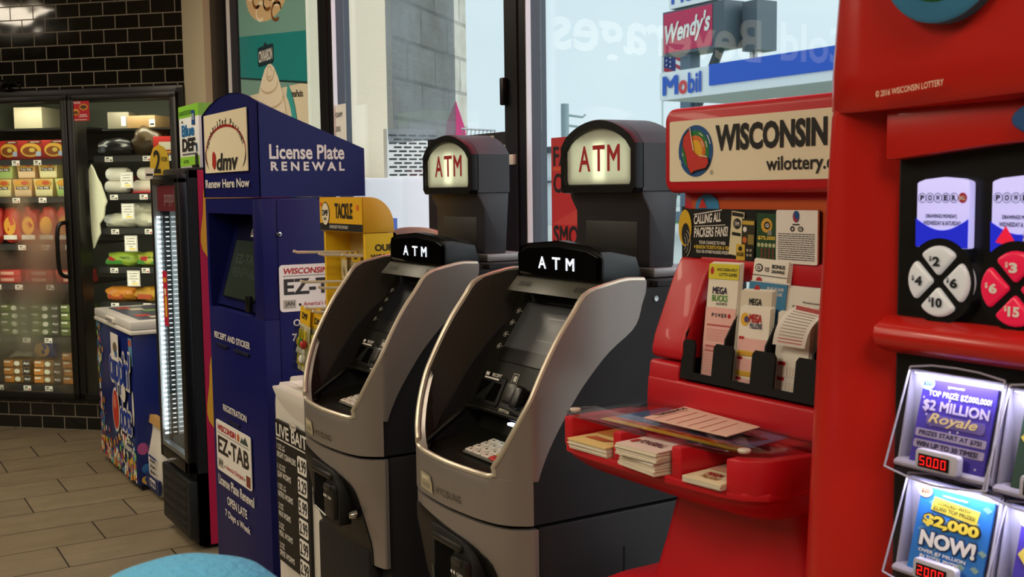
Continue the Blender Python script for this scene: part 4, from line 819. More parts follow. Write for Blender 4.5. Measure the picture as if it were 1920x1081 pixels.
def packet(w_, h_, card, kind):
    q = MB(); q.box(-w_/2, w_/2, 0, .002, -h_, 0, mat('d8cfae', .3)); q.box(-w_/2, w_/2, -.0015, .0025, -h_*.26, 0, mat(card, .45)); q.textc('DMF', 0, -h_*.18, h_*.1, -.0025, INK, .02, wmax=w_*.8)
    if kind == 'hook':
        for k in range(7): q.arc(-w_*.2+random.uniform(0, w_*.4), -h_*random.uniform(.5, .8), .004, .007, .0012, 90, 380, -.001-.0002*k, mat('4a3f28', .4, .6), 10)
    else:
        for k, c in enumerate(('e8d22c', '3a9a4a', 'd83a3a')):
            x = -w_*.28+k*w_*.26; q.tube([(x, -.006, -h_*.9), (x+.004, -.006, -h_*.35)], .004, mat('e8d840', .4), 8); q.ell((x+.003, -.008, -h_*.55), (.008, .007, .014), mat(c, .35), 10, 8); q.ell((x+.002, -.008, -h_*.68), (.007, .006, .011), WHT, 10, 8)
        q.ell((w_*.3, -.01, -h_*.55), (.012, .01, .012), mat('c8302c', .3), 12, 8); q.ell((w_*.28, -.01, -h_*.78), (.014, .011, .014), WHT, 12, 8)
        q.box(-w_/2, w_/2, -.016, -.0155, -h_, -h_*.26, clr)
    return q
pk = packet(.05, .08, 'e0b828', 'hook').build('hook_packet'); pb = packet(.09, .18, 'e8b81c', 'bobber').build('bobber_packet')
hp = []
for pi, (x, zz, l) in enumerate(pegs[:6]):
    for j in range(3 if pi < 4 else 2): hp.append((x, zz, l, j, pi))
pegw = ['first peg of the top row', 'second peg of the top row', 'last peg of the top row', 'first peg of the middle row', 'second peg of the middle row', 'last peg of the middle row']
for k, (x, zz, l, j, pi) in enumerate(hp):
    o = pk if k == 0 else pk.copy()
    if k: COL.objects.link(o)
    lx, ly, lz = x+random.uniform(-.003, .003), TD-.02-.016*j, zz-.004
    o.location = (1.20+ly, 2.99-lx, lz); o.rotation_euler = (R(random.uniform(-3, 3)), 0, R(-90+random.uniform(-6, 6)))
    tag(o, 'small clear packet of fish hooks, %s on the %s' % (('frontmost', 'second', 'third')[j], pegw[pi]), 'hook packet', 'hook packets on the tackle display')
for k, (x, ly, zz, l) in enumerate(((.088, -.085, 1.18, 'frontmost packet of bobbers hanging lowest on the yellow display'), (.102, -.065, 1.178, 'packet of bobbers hanging behind the frontmost one'), (.165, -.075, 1.17, 'packet of red and white bobbers beside near the cash machine'))):
    o = pb if k == 0 else pb.copy()
    if k: COL.objects.link(o)
    o.location = (1.20+ly, 2.99-x, zz); o.rotation_euler = (R(-4), R(4*(-1)**k), R(-94+5*k)); tag(o, l, 'bobber packet', 'bobber packets on the tackle display')
t = facing('paper_leaflet', 'white paper leaflet lying on top of the white fridge', 'paper', 1.17, 3.2); t.location.z = ZB
MB().box(0, .15, 0, .06, 0, .003, PAPER).build('sheet', t)
t = facing('plastic_bin', 'clear pale plastic bin under the tackle packets on the fridge', 'bin', 1.19, 3.08); t.location.z = ZB
MB().box(0, .075, .0, .10, 0, .1, mat('d8d2c4', .3), bev=.008).build('bin_body', t)

# ------------------------------------------------------------------ cash machines
SIL = mat('968f8a', .34, .5, name='brushed_silver'); RIM = mat('c9c1ae', .35, .45, name='pale_silver_edge'); DRK = mat('1f1d1f', .55, 0, spec=.3, name='charcoal_steel'); INNR = mat('37332b', .5, name='charcoal_plastic'); FAS = mat('14140e', .45, spec=.3, name='dark_fascia')
HW = .2
PLAN = [(-.2, .004), (-.197, -.002), (-.19, -.013), (-.178, -.027), (-.16, -.04), (-.13, -.05), (-.09, -.057), (0, -.063), (.09, -.057), (.13, -.05), (.16, -.04), (.178, -.027), (.19, -.013), (.197, -.002), (.2, .004)]
PLAN = [(a, b) for a, b, _ in smooth([(a, b, 0) for a, b in PLAN], 4)]
def planf(x): return lerp(PLAN, x)
NEARE = [(.92, -.05), (.985, -.052), (1.013, -.046), (1.072, -.027), (1.123, -.005), (1.186, .027), (1.241, .06), (1.284, .093), (1.312, .115), (1.328, .149), (1.335, .195)]     # z -> y of the wing's front edge
BACKE = [(.92, .002), (.959, .004), (1.004, .014), (1.054, .037), (1.105, .07), (1.155, .108), (1.21, .164), (1.251, .223), (1.295, .241), (1.315, .249), (1.335, .25)]
XO = sorted((y, x) for x, y in PLAN if x >= 0)
NEARE = [(a, b) for a, b, _ in smooth([(a, b, 0) for a, b in NEARE], 5)]; BACKE = [(a, b) for a, b, _ in smooth([(a, b, 0) for a, b in BACKE], 5)]
def xout(y): return lerp(XO, y)
def atm(name, label, Y):
    t = facing(name, label, 'cash machine', 1.0, Y)
    # lower safe
    q = MB(); q.box(-.196, .196, .015, .50, .02, .916, DRK, bev=.006); q.box(-.17, .17, .06, .46, 0, .02, BLKM); q.box(-.15, .15, -.02, .02, .05, .70, DRK, bev=.01); q.box(.1965, .1975, .2, .2015, .05, .85, BLKM); q.build('safe_cabinet', t)
    def low(x, z): k = min(1, max(.25, (z-.66)/.2)); return planf(x)*1.0*k if planf(x) < 0 else planf(x)
    def zbot(x): return .68
    bot = lambda x: lerp([(-.2, .80), (-.17, .745), (-.1, .70), (0, .678), (.1, .668), (.2, .668)], x)
    # shield shaped door: columns of constant x from the curved bottom edge to the seam
    vs = []; NX, NZ = 36, 14
    xs = [-.2+.4*i/NX for i in range(NX+1)]; xs = sorted(set(xs+[a for a, _ in PLAN]))
    for x in xs:
        for j in range(NZ+1):
            z_ = bot(x)+(.914-bot(x))*j/NZ; vs.append((x, low(x, z_), z_))
    n = len(xs); W_ = NZ+1; nv = len(vs)
    vb = [(x*.999, .012, z_) for x, y, z_ in vs]; fs = []
    for i in range(n-1):
        for j in range(NZ): fs.append((i*W_+j, (i+1)*W_+j, (i+1)*W_+j+1, i*W_+j+1)); fs.append((nv+i*W_+j, nv+i*W_+j+1, nv+(i+1)*W_+j+1, nv+(i+1)*W_+j))
        fs.append((i*W_, nv+i*W_, nv+(i+1)*W_, (i+1)*W_)); fs.append((i*W_+NZ, (i+1)*W_+NZ, nv+(i+1)*W_+NZ, nv+i*W_+NZ))
    for j in range(NZ): fs.append((j, j+1, nv+j+1, nv+j)); i = (n-1)*W_; fs.append((i+j, nv+i+j, nv+i+j+1, i+j+1))
    q = MB().add(vs+vb, fs, SIL); ld = q.build('lower_door', t)
    # dark insert
    IL = [(.668, -.06), (.70, -.12), (.745, -.165), (.80, -.182), (.86, -.180), (.88, -.174), (.89, -.16), (.895, -.135)]
    IR = [(.668, .16), (.70, .157), (.76, .151), (.82, .144), (.845, .136), (.86, .12), (.873, .08), (.884, 0), (.891, -.06), (.895, -.12)]
    q = MB(); zs = [.6685+.2265*k/22 for k in range(23)]
    q.patch(lambda x, z_: low(x, max(z_, bot(x)))-.003, [max(z_, .6685) for z_ in zs], lambda z_: lerp(IL, z_), lambda z_: lerp(IR, z_), 22, BLK, .006); q.build('dispenser_panel', ld)
    q = MB(); q.M = T(.055, 0, 0); q.prism([(a, b) for a, b, _ in smooth([(-.105, .868, 0), (-.10, .878, 0), (-.04, .876, 0), (.03, .866, 0), (.055, .83, 0), (.055, .765, 0), (.04, .752, 0), (-.04, .752, 0), (-.09, .772, 0), (-.103, .80, 0)], 4, True)], 'y', -.069, -.04, BLKM, bev=.003); q.build('dispenser_hood', ld)
    q = MB(); q.M = T(.055, 0, 0); q.box(-.092, .02, -.078, -.064, .853, .866, mat('20201d', .35), bev=.005); q.box(-.012, .048, -.081, -.06, .766, .845, mat('171715', .35), bev=.008); q.box(-.002, .034, -.085, -.075, .83, .845, mat('2a2a26', .35), bev=.004); q.box(-.09, -.016, -.0695, -.069, .768, .85, mat('020202', .9, spec=.1)); q.tube([(-.096, -.0705, .80), (-.09, -.071, .77), (-.02, -.071, .76)], .0022, mat('5a5a55', .3, .3), 6); q.build('cash_outlet', ld)
    q = MB(); q.M = T(.055, 0, 0); q.text('CASH', .016, .038, .812, .819, -.0815, WHT, .01); q.rect(-.006, .0, .813, .819, -.0815, WHT); q.rect(.004, .010, .813, .819, -.0815, WHT); q.build('cash_lettering', ld)
    q = MB(); q.lathe([(0, -.012), (.007, -.011), (.010, -.004), (.011, .004)], (.14, -.047, .785), CHROME, 16, 'y'); q.build('lock', ld)
    # apron
    q = MB(); zs = [.922, .935, .95, .97, .985, .996, 1.002]
    def apr(x, z_): return planf(x)-.002+(.006*((z_-.98)/.022)**2 if z_ > .98 and abs(x) < .135 else 0)
    vs = xs
    q.add([(x, apr(x, z_), z_) for z_ in zs for x in vs]+[(x*.955, planf(x)+.010, z_) for z_ in zs for x in vs],
          [(i*n+j, i*n+j+1, (i+1)*n+j+1, (i+1)*n+j) for i in range(len(zs)-1) for j in range(n-1)]+[(len(zs)*n+i*n+j, len(zs)*n+(i+1)*n+j, len(zs)*n+(i+1)*n+j+1, len(zs)*n+i*n+j+1) for i in range(len(zs)-1) for j in range(n-1)]
          +[((len(zs)-1)*n+j, (len(zs)-1)*n+j+1, len(zs)*n+(len(zs)-1)*n+j+1, len(zs)*n+(len(zs)-1)*n+j) for j in range(n-1)], SIL); q.build('front_apron', t)
    # wings
    for sgn in (1, -1):
        q = MB(); zz = [.999+.336*k/30 for k in range(31)]; NJ = 10; A = []; B = []
        for z_ in zz:
            y0, y1 = lerp(NEARE, z_), lerp(BACKE, z_)
            for j in range(NJ+1):
                y = y0+(y1-y0)*j/NJ; xo = xout(y); A.append((sgn*xo, y, z_)); B.append((sgn*(xo-.014), y+(.012 if y < 0 else 0), z_))
        W2 = NJ+1; fa = []; fb = []; fe = []; N2 = len(A)
        for i in range(len(zz)-1):
            for j in range(NJ): fa.append((i*W2+j, i*W2+j+1, (i+1)*W2+j+1, (i+1)*W2+j)[::sgn]); fb.append((i*W2+j, (i+1)*W2+j, (i+1)*W2+j+1, i*W2+j+1)[::sgn])
            fe.append((i*W2, (i+1)*W2, N2+(i+1)*W2, N2+i*W2)[::sgn]); fe.append((i*W2+NJ, N2+i*W2+NJ, N2+(i+1)*W2+NJ, (i+1)*W2+NJ)[::sgn])
        for j in range(NJ): k = (len(zz)-1)*W2; fe.append((k+j, k+j+1, N2+k+j+1, N2+k+j)[::sgn])
        q.add(A+B, fa+fe, SIL); q.add(B, fb, INNR); q.build('side_wing', t)
    rim = [(.16+.0, planf(.158)-.002, 1.004)]
    right = [(xout(lerp(NEARE, z_))-.006, lerp(NEARE, z_)-.001, z_) for z_ in [1.02+.315*k/22 for k in range(23)]]
    bottom = [(x, planf(x)+.004, 1.002) for x in [.13-.26*k/20 for k in range(21)]]
    cn = [(.148, planf(.148)+.002, 1.008)]
    right += [(xout(.2)-.006, .222, 1.3365), (xout(.2)-.006, .248, 1.335)]
    path = right[::-1]+cn+bottom+[(-a, b, c) for a, b, c in cn]+[(-a, b, c) for a, b, c in right]
    MB().tube(smooth(path, 2), .0054, RIM, 8).build('trim_edge', t)
    # body behind
    side = [(.004, .921)]+[(y-.004, z_) for z_, y in BACKE[1:42]]+[(.236, 1.30), (.25, 1.319), (.50, 1.33), (.50, .921)]
    q = MB(); q.prism(side, 'x', .178, .1955, DRK); q.prism(side, 'x', -.1955, -.178, DRK)
    fasc = [(.0, .922), (-.002, .985), (.0, .998), (.11, 1.018), (.125, 1.05), (.095, 1.062), (.09, 1.072), (.128, 1.148), (.135, 1.158), (.215, 1.272), (.225, 1.31), (.28, 1.33), (.50, 1.33), (.50, .922)]
    q.loft([[(x, planf(x)+.006, .999) for x in [-.165+.33*k/16 for k in range(17)]], [(x, planf(x)*.7+.01, .989) for x in [-.165+.33*k/16 for k in range(17)]], [(x, .006, .998) for x in [-.172+.344*k/16 for k in range(17)]]], FAS, closed=False)
    q.prism(fasc, 'x', -.178, .178, FAS); q.box(-.196, .196, .28, .50, 1.322, 1.331, DRK); q.build('upper_cabinet', t)
    for y in (.275, .37): MB().lathe([(0, 0), (.005, .0005), (.006, -.003), (0, -.003)], (.1975, y, 1.30), STEEL, 12, 'x').build('screw', t)
    # fascia fittings
    a = math.degrees(math.atan2(.08, .114)); 
    q = MB(); q.M = T(0, .135, 1.158)@RXm(-a); q.prism(rrect(-.135, .135, .0, .138, .004), 'y', -.004, .004, BLK); q.rect(-.135, .135, .03, .134, -.0045, mat('3a3d41', .38, name='grey_screen') if name == 'cash_machine' and Y < 2 else mat('0c0f16', .25, name='black_screen'))
    if Y < 2: 
        for x0, x1, z0, z1 in ((-.035, .03, .055, .057), (-.035, .03, .105, .107), (-.035, -.0335, .055, .107), (.0285, .03, .055, .107)): q.rect(x0, x1, z0, z1, -.005, mat('5a5e63', .3))
    q.build('screen', t)
    q = MB(); q.M = T(0, .135, 1.158)@RXm(-a)
    for sx in (-.157, .157):
        for k in range(4):
            z_ = .03+.028*k; s_ = 1 if sx < 0 else -1
            q.arc(sx, z_, .0066, .0055, .001, 0, 360, -.0012, mat('b8b8ae', .5), 6); q.poly([(sx-.002*s_, z_-.003), (sx+.003*s_, z_), (sx-.002*s_, z_+.003)], -.0012, WHT); q.rect(min(sx+.009*s_, sx+.015*s_), max(sx+.009*s_, sx+.015*s_), z_-.0004, z_+.0004, -.0012, mat('b8b8ae', .5))
    q.build('function_keys', t)
    a2 = math.degrees(math.atan2(.038, .076))
    P2 = T(0, .09, 1.072)@RXm(-a2)
    q = MB(); q.M = P2; q.prism(rrect(-.165, -.07, .003, .064, .006), 'y', -.003, .0, mat('101010', .5, spec=.2), bev=.002); q.prism([(-.155, .012), (-.08, .012), (-.08, .05), (-.155, .05)], 'y', -.0036, -.003, mat('020202', .9, spec=.05)); q.prism([(-.155, .012), (-.12, .012), (-.105, .05), (-.115, .05)], 'y', -.0040, -.003, mat('161614', .6, spec=.2)); q.rect(-.145, -.09, .055, .0585, -.0065, WHT); q.text('RECEIPT', -.12, -.085, .061, .068, -.0065, WHT, .01); q.rect(-.145, -.132, .061, .068, -.0065, WHT); q.build('receipt_outlet', t)
    q = MB(); q.M = P2; q.box(-.03, .015, -.028, 0, .015, .055, mat('22221c', .35), bev=.006); q.box(.012, .04, -.034, 0, .008, .05, mat('0c0c0b', .35), bev=.006); q.prism([(-.04, .005), (.05, .0), (.04, .02), (-.02, .022)], 'y', -.02, 0, BLKM, bev=.003); q.build('card_reader', t)
    q = MB(); q.M = P2; q.rect(-.055, -.034, .02, .078, -.001, mat('24241d', .5))
    for x0, x1, z0, z1 in ((-.055, -.034, .077, .078), (-.055, -.034, .02, .021), (-.055, -.054, .02, .078), (-.035, -.034, .02, .078), (-.049, -.039, .062, .073)): q.rect(x0, x1, z0, z1, -.0014, mat('cfcfc4', .5))
    for k in range(5): q.rect(-.052, -.037, .028+.006*k, .031+.006*k, -.0014, mat('9a9a8e', .5))
    q.rect(-.058, -.02, -.006, .004, -.0015, mat('c9c6b4', .5)); q.text('INSERT', -.055, -.03, -.004, .002, -.002, INK); q.rect(.06, .09, .052, .056, -.001, WHT); q.arc(.078, .066, .006, .004, .0012, 0, 360, -.001, WHT, 4); q.box(.06, .1, -.01, 0, .022, .034, mat('8a8a80', .4)); q.box(.055, .095, -.012, 0, .036, .048, mat('2a2a26', .4)); q.build('instruction_labels', t)
    q = MB(); q.M = T(0, .003, 1.004)@RXm(9.7); zz0 = 0
    q.box(-.05, .072, 0, .072, -.001, .002, mat('8f8d84', .35, .5)); kc = mat('d6d3c6', .4)
    for r in range(4):
        for c in range(4):
            col = kc
            if c == 3: col = (mat('c8302c', .4), mat('cfc23c', .4), mat('3a8a78', .4), kc)[r]
            q.box(-.047+.0295*c, -.047+.0295*c+.026, .003+.0172*r, .003+.0172*r+.0145, .002, .006, col, bev=.0012, seg=1)
            q.add([(-.047+.0295*c+dx, .003+.0172*r+dy, .0063) for dx, dy in ((.010, .005), (.016, .005), (.016, .0095), (.010, .0095))], [(0, 1, 2, 3)], mat('5a5a52', .5))
    q.build('keypad', t)
    q = MB(); q.box(-.02, .1, .085, .095, 1.050, 1.0545, mat('cfe0ff', .4, emit=3.5)); q.build('recess_light', t)
    q = MB(); q.tube(smooth([(-.172, -.02, 1.0), (-.172, .06, 1.05), (-.165, .088, 1.064), (0, .09, 1.066), (.165, .088, 1.064), (.172, .06, 1.05), (.172, -.02, 1.0)], 4), .006, FAS, 8); q.build('recess_brow', t)
    # head
    q = MB(); h = [(-.142, 1.318), (.142, 1.318), (.145, 1.37), (.138, 1.385), (.11, 1.394), (0, 1.402), (-.11, 1.394), (-.138, 1.385), (-.145, 1.37)]
    q.loft([ringy(h, .196), ringy([(a_*1.0, b_) for a_, b_ in h], .192), ringy(h, .215), ringy([(a_, b_-.012 if b_ > 1.35 else b_) for a_, b_ in h], .275), ringy([(a_*.97, b_-.03 if b_ > 1.35 else b_) for a_, b_ in h], .285)], BLK); q.prism([(.165, 1.298), (.192, 1.326), (.25, 1.326), (.25, 1.298)], 'x', -.15, .15, mat('3a3a2e', .4), bev=.003)
    for k in range(6):
        for s0 in (-.12, .075): q.M = T(0, .18, 1.312)@RXm(-44); q.rect(s0+.008*k, s0+.008*k+.003, -.006, .006, -.0025, BLKM)
    q.M = Matrix(); q.build('display_hood', t)
    q = MB(); q.prism([(-.132, 1.332), (.132, 1.332), (.132, 1.375), (.10, 1.384), (0, 1.39), (-.10, 1.384), (-.132, 1.375)], 'y', .188, .193, mat('060606', .06, name='black_glass')); 
    for s_, x0 in (('A', -.062), ('T', -.013), ('M', .034)): q.text(s_, x0, x0+.028, 1.346, 1.37, .187, mat('dfe8f6', .4, emit=.95), .02)
    q.build('lit_sign', t, 'black glass with lit white letters')
    # embossed name and sticker
    q = MB()
    nm = 'HYOSUNG'
    for k, ch in enumerate(nm):
        x = -.028+.0135*k; q.M = T(x, planf(x)-.003, .944)@RZ(math.degrees(math.atan2(planf(x+.01)-planf(x-.01), .02))); q.text(ch, -.0052, .0052, -.006, .007, -.0005, mat('5c5852', .25, .8), .0)
    q.M = Matrix(); q.build('embossed_name', t)
    q = MB(); q.M = T(-.075, planf(-.075)-.004, .948)@RZ(-5); q.poly([(-.028, -.014), (.028, -.016), (.026, .0), (.016, .016), (-.03, .018)], -.0006, mat('a89f84', .5)); q.rect(-.022, .008, .006, .012, -.001, mat('cfc6ac', .5)); q.rect(-.02, .015, -.009, .0, -.001, mat('8c8470', .5)); q.build('worn_sticker', t)
    return t
def topper(name, label, Y):
    t = facing(name, label, 'cash machine sign', 1.285, Y); t.location.z = 1.332
    W_ = .1235; z0 = 1.332; q = MB(); SH = mat('2e2c31', .45, name='charcoal_shell')
    q.box(-W_-.0, W_+.015, .03, .15, 0, .018, mat('8f8c8c', .4, .5), bev=.003); q.build('base_plate', t)
    topc = lambda hw, zb, rise, n_=14: [(hw*c_, zb+rise*(.8*(1-c_*c_)+.2*(1-c_**8)**.5)) for c_ in [max(-1, min(1, 1-2*k/n_)) for k in range(n_+1)]]
    A_ = [(-W_, .164), (W_, .164)]+topc(W_, .254, .050)
    q = MB(); q.loft([ringy(A_, .016), ringy(A_, .10), ringy([(a*.98, b) for a, b in A_], .105)], SH)
    st = [(-W_, .10), (W_, .10)]; stem = [(.016, .165), (.104, .165), (.094, .018), (.034, .018), (.034, .125), (.02, .15)]
    q.prism(stem, 'x', -W_+.004, W_-.004, SH, bev=.003); q.box(-.085, .085, .0325, .036, .025, .105, mat('201f1c', .5), bev=.002); q.build('shell', t)
    q = MB(); inn = [(-.108, .186), (-.104, .178), (.104, .178), (.108, .186)]+topc(.108, .243, .043)
    out = [(-W_, .162), (0, .162), (W_, .162), (W_, .2), (W_, .266), (W_-.012, .276), (.07, .294), (0, .304), (-.07, .294), (-W_+.012, .276), (-W_, .266)]
    # face frame: matched rings of 11 points
    out = [(-W_, .170), (-.114, .160), (.114, .160), (W_, .170)]+topc(W_, .254, .050)
    q.loft([ringy(out, .018), ringy(out, .002), ringy([(a*.985, .23+(b-.23)*.98) for a, b in out], -.003), ringy([(a*1.02, .23+(b-.23)*1.03) for a, b in inn], -.003), ringy(inn, .003), ringy(inn, .016)], BLK, cap=False); q.build('face_frame', t)
    q = MB(); q.prism([(a*.999, b) for a, b in inn], 'y', .004, .006, lampface('milky_sign_panel', 'e2e5d8', 1)); fp = q.build('sign_panel', t, 'milky lit panel')
    q = MB(); rl = mat('b0101c', .5)
    for s_, x0 in (('A', -.066), ('T', -.018), ('M', .03)): q.text(s_, x0, x0+.04, .203, .254, .0025, rl, .015)
    q.build('lettering', fp, 'red block letters')
    MB().box(-.1, .1, .013, .0155, .18, .26, WHT).build('reflector', t)
    p = Vector((1.285+.0105, Y, 1.332+.222)); area('sign_lamp', p, .04, .075, .022, (1, .99, .86), (R(90), 0, R(90)))
    area('sign_lamp', (1.285+.0125, Y, 1.332+.225), .19, .08, .058, (.97, 1, .9), (R(90), 0, R(90)))
    return t
atm('cash_machine', 'silver and charcoal cash machine beside red lottery booth, nearer of two', 1.76)
topper('cash_machine_sign', 'lit ATM sign standing on the nearer cash machine', 1.757)
atm('cash_machine', 'silver and charcoal cash machine between yellow display and nearer machine', 2.365)
topper('cash_machine_sign', 'lit ATM sign standing on the cash machine farther from the booth', 2.377)
# ------------------------------------------------------------------ lottery play station (booth)
BX0, BY0 = 1.2, 1.40
t = facing('lottery_booth', 'red lottery play station with cream sign, slip rack and clear writing shelf', 'booth', BX0, BY0)
BW = .395
SHD = REDK
q = MB(); q.M = T(0, 0, 0); q.prism(rrect(-.018, BW+.015, 1.492, 1.629, .022), 'y', -.028, .05, REDK, bev=.01, seg=3); sg = q.build('sign_header', t)
q = MB(); q.prism(rrect(0, BW-.005, 1.5105, 1.6075, .004), 'y', -.0295, -.026, CREAM); y = -.0305
cx, cz, r = .064, 1.5585, .0405
for k, (f, c) in enumerate(((1, '16508e'), (.80, '1f7a3c'), (.60, 'd8702c'), (.42, 'e8b42c'))): q.disc(cx, cz, r*f, r*1.0*f, y-.0003*k, mat(c, .45), 40)
for a0, a1, f in ((15, 40, .9), (10, 30, .7), (50, 70, .7), (15, 45, .5), (200, 212, .9), (185, 195, .7)): q.arc(cx, cz, r*f, r*f, .0016, a0, a1, y-.0016, WHT, 8)
wis = [(-.026, .022), (-.013, .033), (-.009, .024), (-.002, -.001), (.012, -.010), (.031, -.012), (.032, -.020), (.026, -.027), (.0, -.031), (-.008, -.035), (-.016, -.024), (-.020, -.006), (-.028, .01)]
q.poly([(cx+a*1.08, cz+b*1.06) for a, b in wis], y-.0018, INK); q.poly([(cx+a, cz+b) for a, b in wis], y-.0022, mat('c8322a', .45)); q.poly([(cx-.012, cz+.036), (cx-.010, cz+.036), (cx-.001, cz+.001), (cx-.003, cz)], y-.0026, mat('f0d8b8', .5)); q.poly([(cx+.012, cz-.008), (cx+.03, cz-.011), (cx+.03, cz-.0095), (cx+.012, cz-.0065)], y-.0026, mat('f0d8b8', .5))
q.text('WISCONSIN', .110, .335, 1.556, 1.5965, y, INK, .045); q.text('wilottery.com', .219, .384, 1.518, 1.5445, y, INK, .02); q.arc(.102, 1.524, .003, .003, .0006, 0, 360, y, INK, 14); q.text('R', .1005, .1035, 1.5225, 1.5255, y, INK)
q.build('sign_face', sg, 'cream sign face with round logo and black lettering')
q = MB(); q.box(0, BW, .0, .06, 1.375, 1.50, REDK, bev=.006); q.rect(.022, BW-.01, 1.385, 1.481, -.001, mat('c8541c', .45)); q.text('P', .338, .362, 1.428, 1.462, -.002, WHT, .06); q.text('or', .335, .36, 1.408, 1.42, -.002, WHT); q.text('d!', .335, .355, 1.393, 1.405, -.002, WHT); q.disc(.06, 1.47, .028, .02, -.002, mat('3a8ac0', .4)); q.poly([(.04, 1.468), (.05, 1.485), (.06, 1.468)], -.003, mat('c8322a', .45)); q.build('back_panel', t, 'red panel with an orange poster')
q = MB(); q.rect(0, 0, 0, 0, 0, REDK) if 0 else None
# sloping slip section: two cheeks, rack between
cheek = [(-.004, 1.388), (.05, 1.388), (.05, 1.165), (-.066, 1.165), (-.0665, 1.215), (-.064, 1.238), (-.05, 1.275), (-.02, 1.345)]
q.prism([(-.004, 1.388), (.05, 1.388), (.05, 1.226), (-.064, 1.226), (-.068, 1.238), (-.062, 1.262), (-.02, 1.36)], 'x', -.003, .075, REDK, bev=.008, seg=3); q.prism([(-.004, 1.388), (.05, 1.388), (.05, 1.226), (-.064, 1.226), (-.068, 1.238), (-.062, 1.262), (-.02, 1.36)], 'x', .365, BW+.003, REDK, bev=.008, seg=3)
q.box(.05, BW-.02, -.008, .05, 1.355, 1.39, REDK, bev=.004); q.prism([(-.072, 1.196), (.05, 1.196), (.05, 1.15), (-.075, 1.15)], 'x', -.006, BW+.004, REDK, bev=.005, seg=3); q.prism([(-.068, 1.222), (.05, 1.222), (.05, 1.18), (-.073, 1.18)], 'x', -.006, .068, REDK, bev=.006, seg=3); q.prism([(-.068, 1.222), (.05, 1.222), (.05, 1.18), (-.073, 1.18)], 'x', .372, BW+.004, REDK, bev=.006, seg=3); q.build('rack_housing', t)
BK = mat('0a0a0b', .6, spec=.25, name='black_rack_plastic'); sl = 7
q = MB(); q.M = T(0, -.052, 1.199)@RXm(-sl); q.box(.07, .37, .03, .036, 0, .13, BK); q.box(.07, .37, -.014, .03, 0, .006, BK)
for x in (.073, .163, .248, .340, .366): q.prism([(-.014, 0), (.034, 0), (.034, .155), (.026, .15), (-.014, .07)], 'x', x-.0015, x+.0015, BK)
for a, b in ((.072, .100), (.143, .186), (.226, .272), (.312, .368)): q.prism([(a, 0), (b, 0), (b, .056), (b-.005, .062), (a+.005, .062), (a, .056)], 'y', -.017, -.013, BK)
q.rect(.072, .366, 0, .012, -.0175, BK); q.build('slip_rack', t)
# writing shelf
ST = 1.148
plan = [(-.008, -.045), (-.008, -.228), (.004, -.242), (.05, -.246), (.2, -.242), (.33, -.225), (.365, -.212), (.388, -.185), (.397, -.13), (.399, -.045)]
q = MB()
rings = []
for z_, k, dy in ((1.147, 1, 0), (1.142, 1.004, 0)): rings.append([(a, b, z_) for a, b in plan])
q.prism(plan, 'z', 1.092, 1.104, REDK, bev=.003)
for a, b in ((-.008, .014), (.124, .143), (.245, .266), (.342, .399)):
    yf = lerp([(-.008, -.236), (.05, -.244), (.2, -.24), (.33, -.222), (.36, -.206), (.399, -.17)], (a+b)/2)
    if b > .39: q.prism([(.342, -.2205), (.362, -.213), (.376, -.2), (.388, -.183), (.394, -.155), (.397, -.12), (.399, -.045), (.342, -.045)], 'z', 1.098, 1.147, REDK, bev=.003)
    else: q.box(a, b, yf, -.045, 1.10, 1.147, REDK, bev=.004)
q.box(-.006, .397, -.11, -.045, 1.10, 1.147, REDK)
low_ = [(a*.98+.004, b*.985) for a, b in plan]
q.loft([[(a, b, 1.095) for a, b in low_], [(a*.99+.002, b*.97-.001, 1.085) for a, b in low_], [(a*.93+.014, b*.86-.005, 1.068) for a, b in low_], [(a*.80+.04, b*.62-.02, 1.050) for a, b in low_], [(a*.66+.065, b*.40-.03, 1.04) for a, b in low_]][::-1], REDK)
q.build('shelf_tray', t)
acr = glass('clear_acrylic', (.98, .985, .985, 1), rough=.02)
q = MB(); q.prism([(a, b) for a, b in smooth([(p[0], p[1], 0) for p in plan], 1) and [(p[0], p[1]) for p in plan]], 'z', 1.151, 1.157, acr, bev=.002); q.build('acrylic_top', t, 'clear acrylic sheet')
for x, yy in ((.012, -.06), (.006, -.225), (.355, -.2)): MB().lathe([(0, .0), (.008, 0), (.009, .003), (.008, .0045), (0, .0055)], (x, yy, 1.1545), mat('d8cfc0', .3), 16).build('mounting_button', t)
q = MB(); zf = 1.1485
def fl(pts, z_, m_): q.add([(a, b, z_) for a, b in pts], [tuple(range(len(pts)))], m_)
fl([(.052, -.212), (.329, -.188), (.305, -.053), (.04, -.069)], zf, mat('4a78b0', .5)); fl([(.052, -.212), (.329, -.188), (.327, -.174), (.051, -.198)], zf+.0003, mat('f0c828', .5)); fl([(.051, -.198), (.327, -.174), (.325, -.16), (.050, -.182)], zf+.0003, mat('ea7428', .5))
for k in range(5):
    x = .075+.05*k; fl([(x, -.192+.0042*k), (x+.035, -.189+.0042*k), (x+.035, -.185+.0042*k), (x, -.188+.0042*k)], zf+.0005, mat('6a2a1c', .5))
fl([(.255, -.13), (.30, -.13), (.30, -.10), (.255, -.10)], zf+.0005, mat('5a2a2a', .4)); q.build('shelf_poster', t, 'blue, orange and yellow printed sheet under the acrylic')
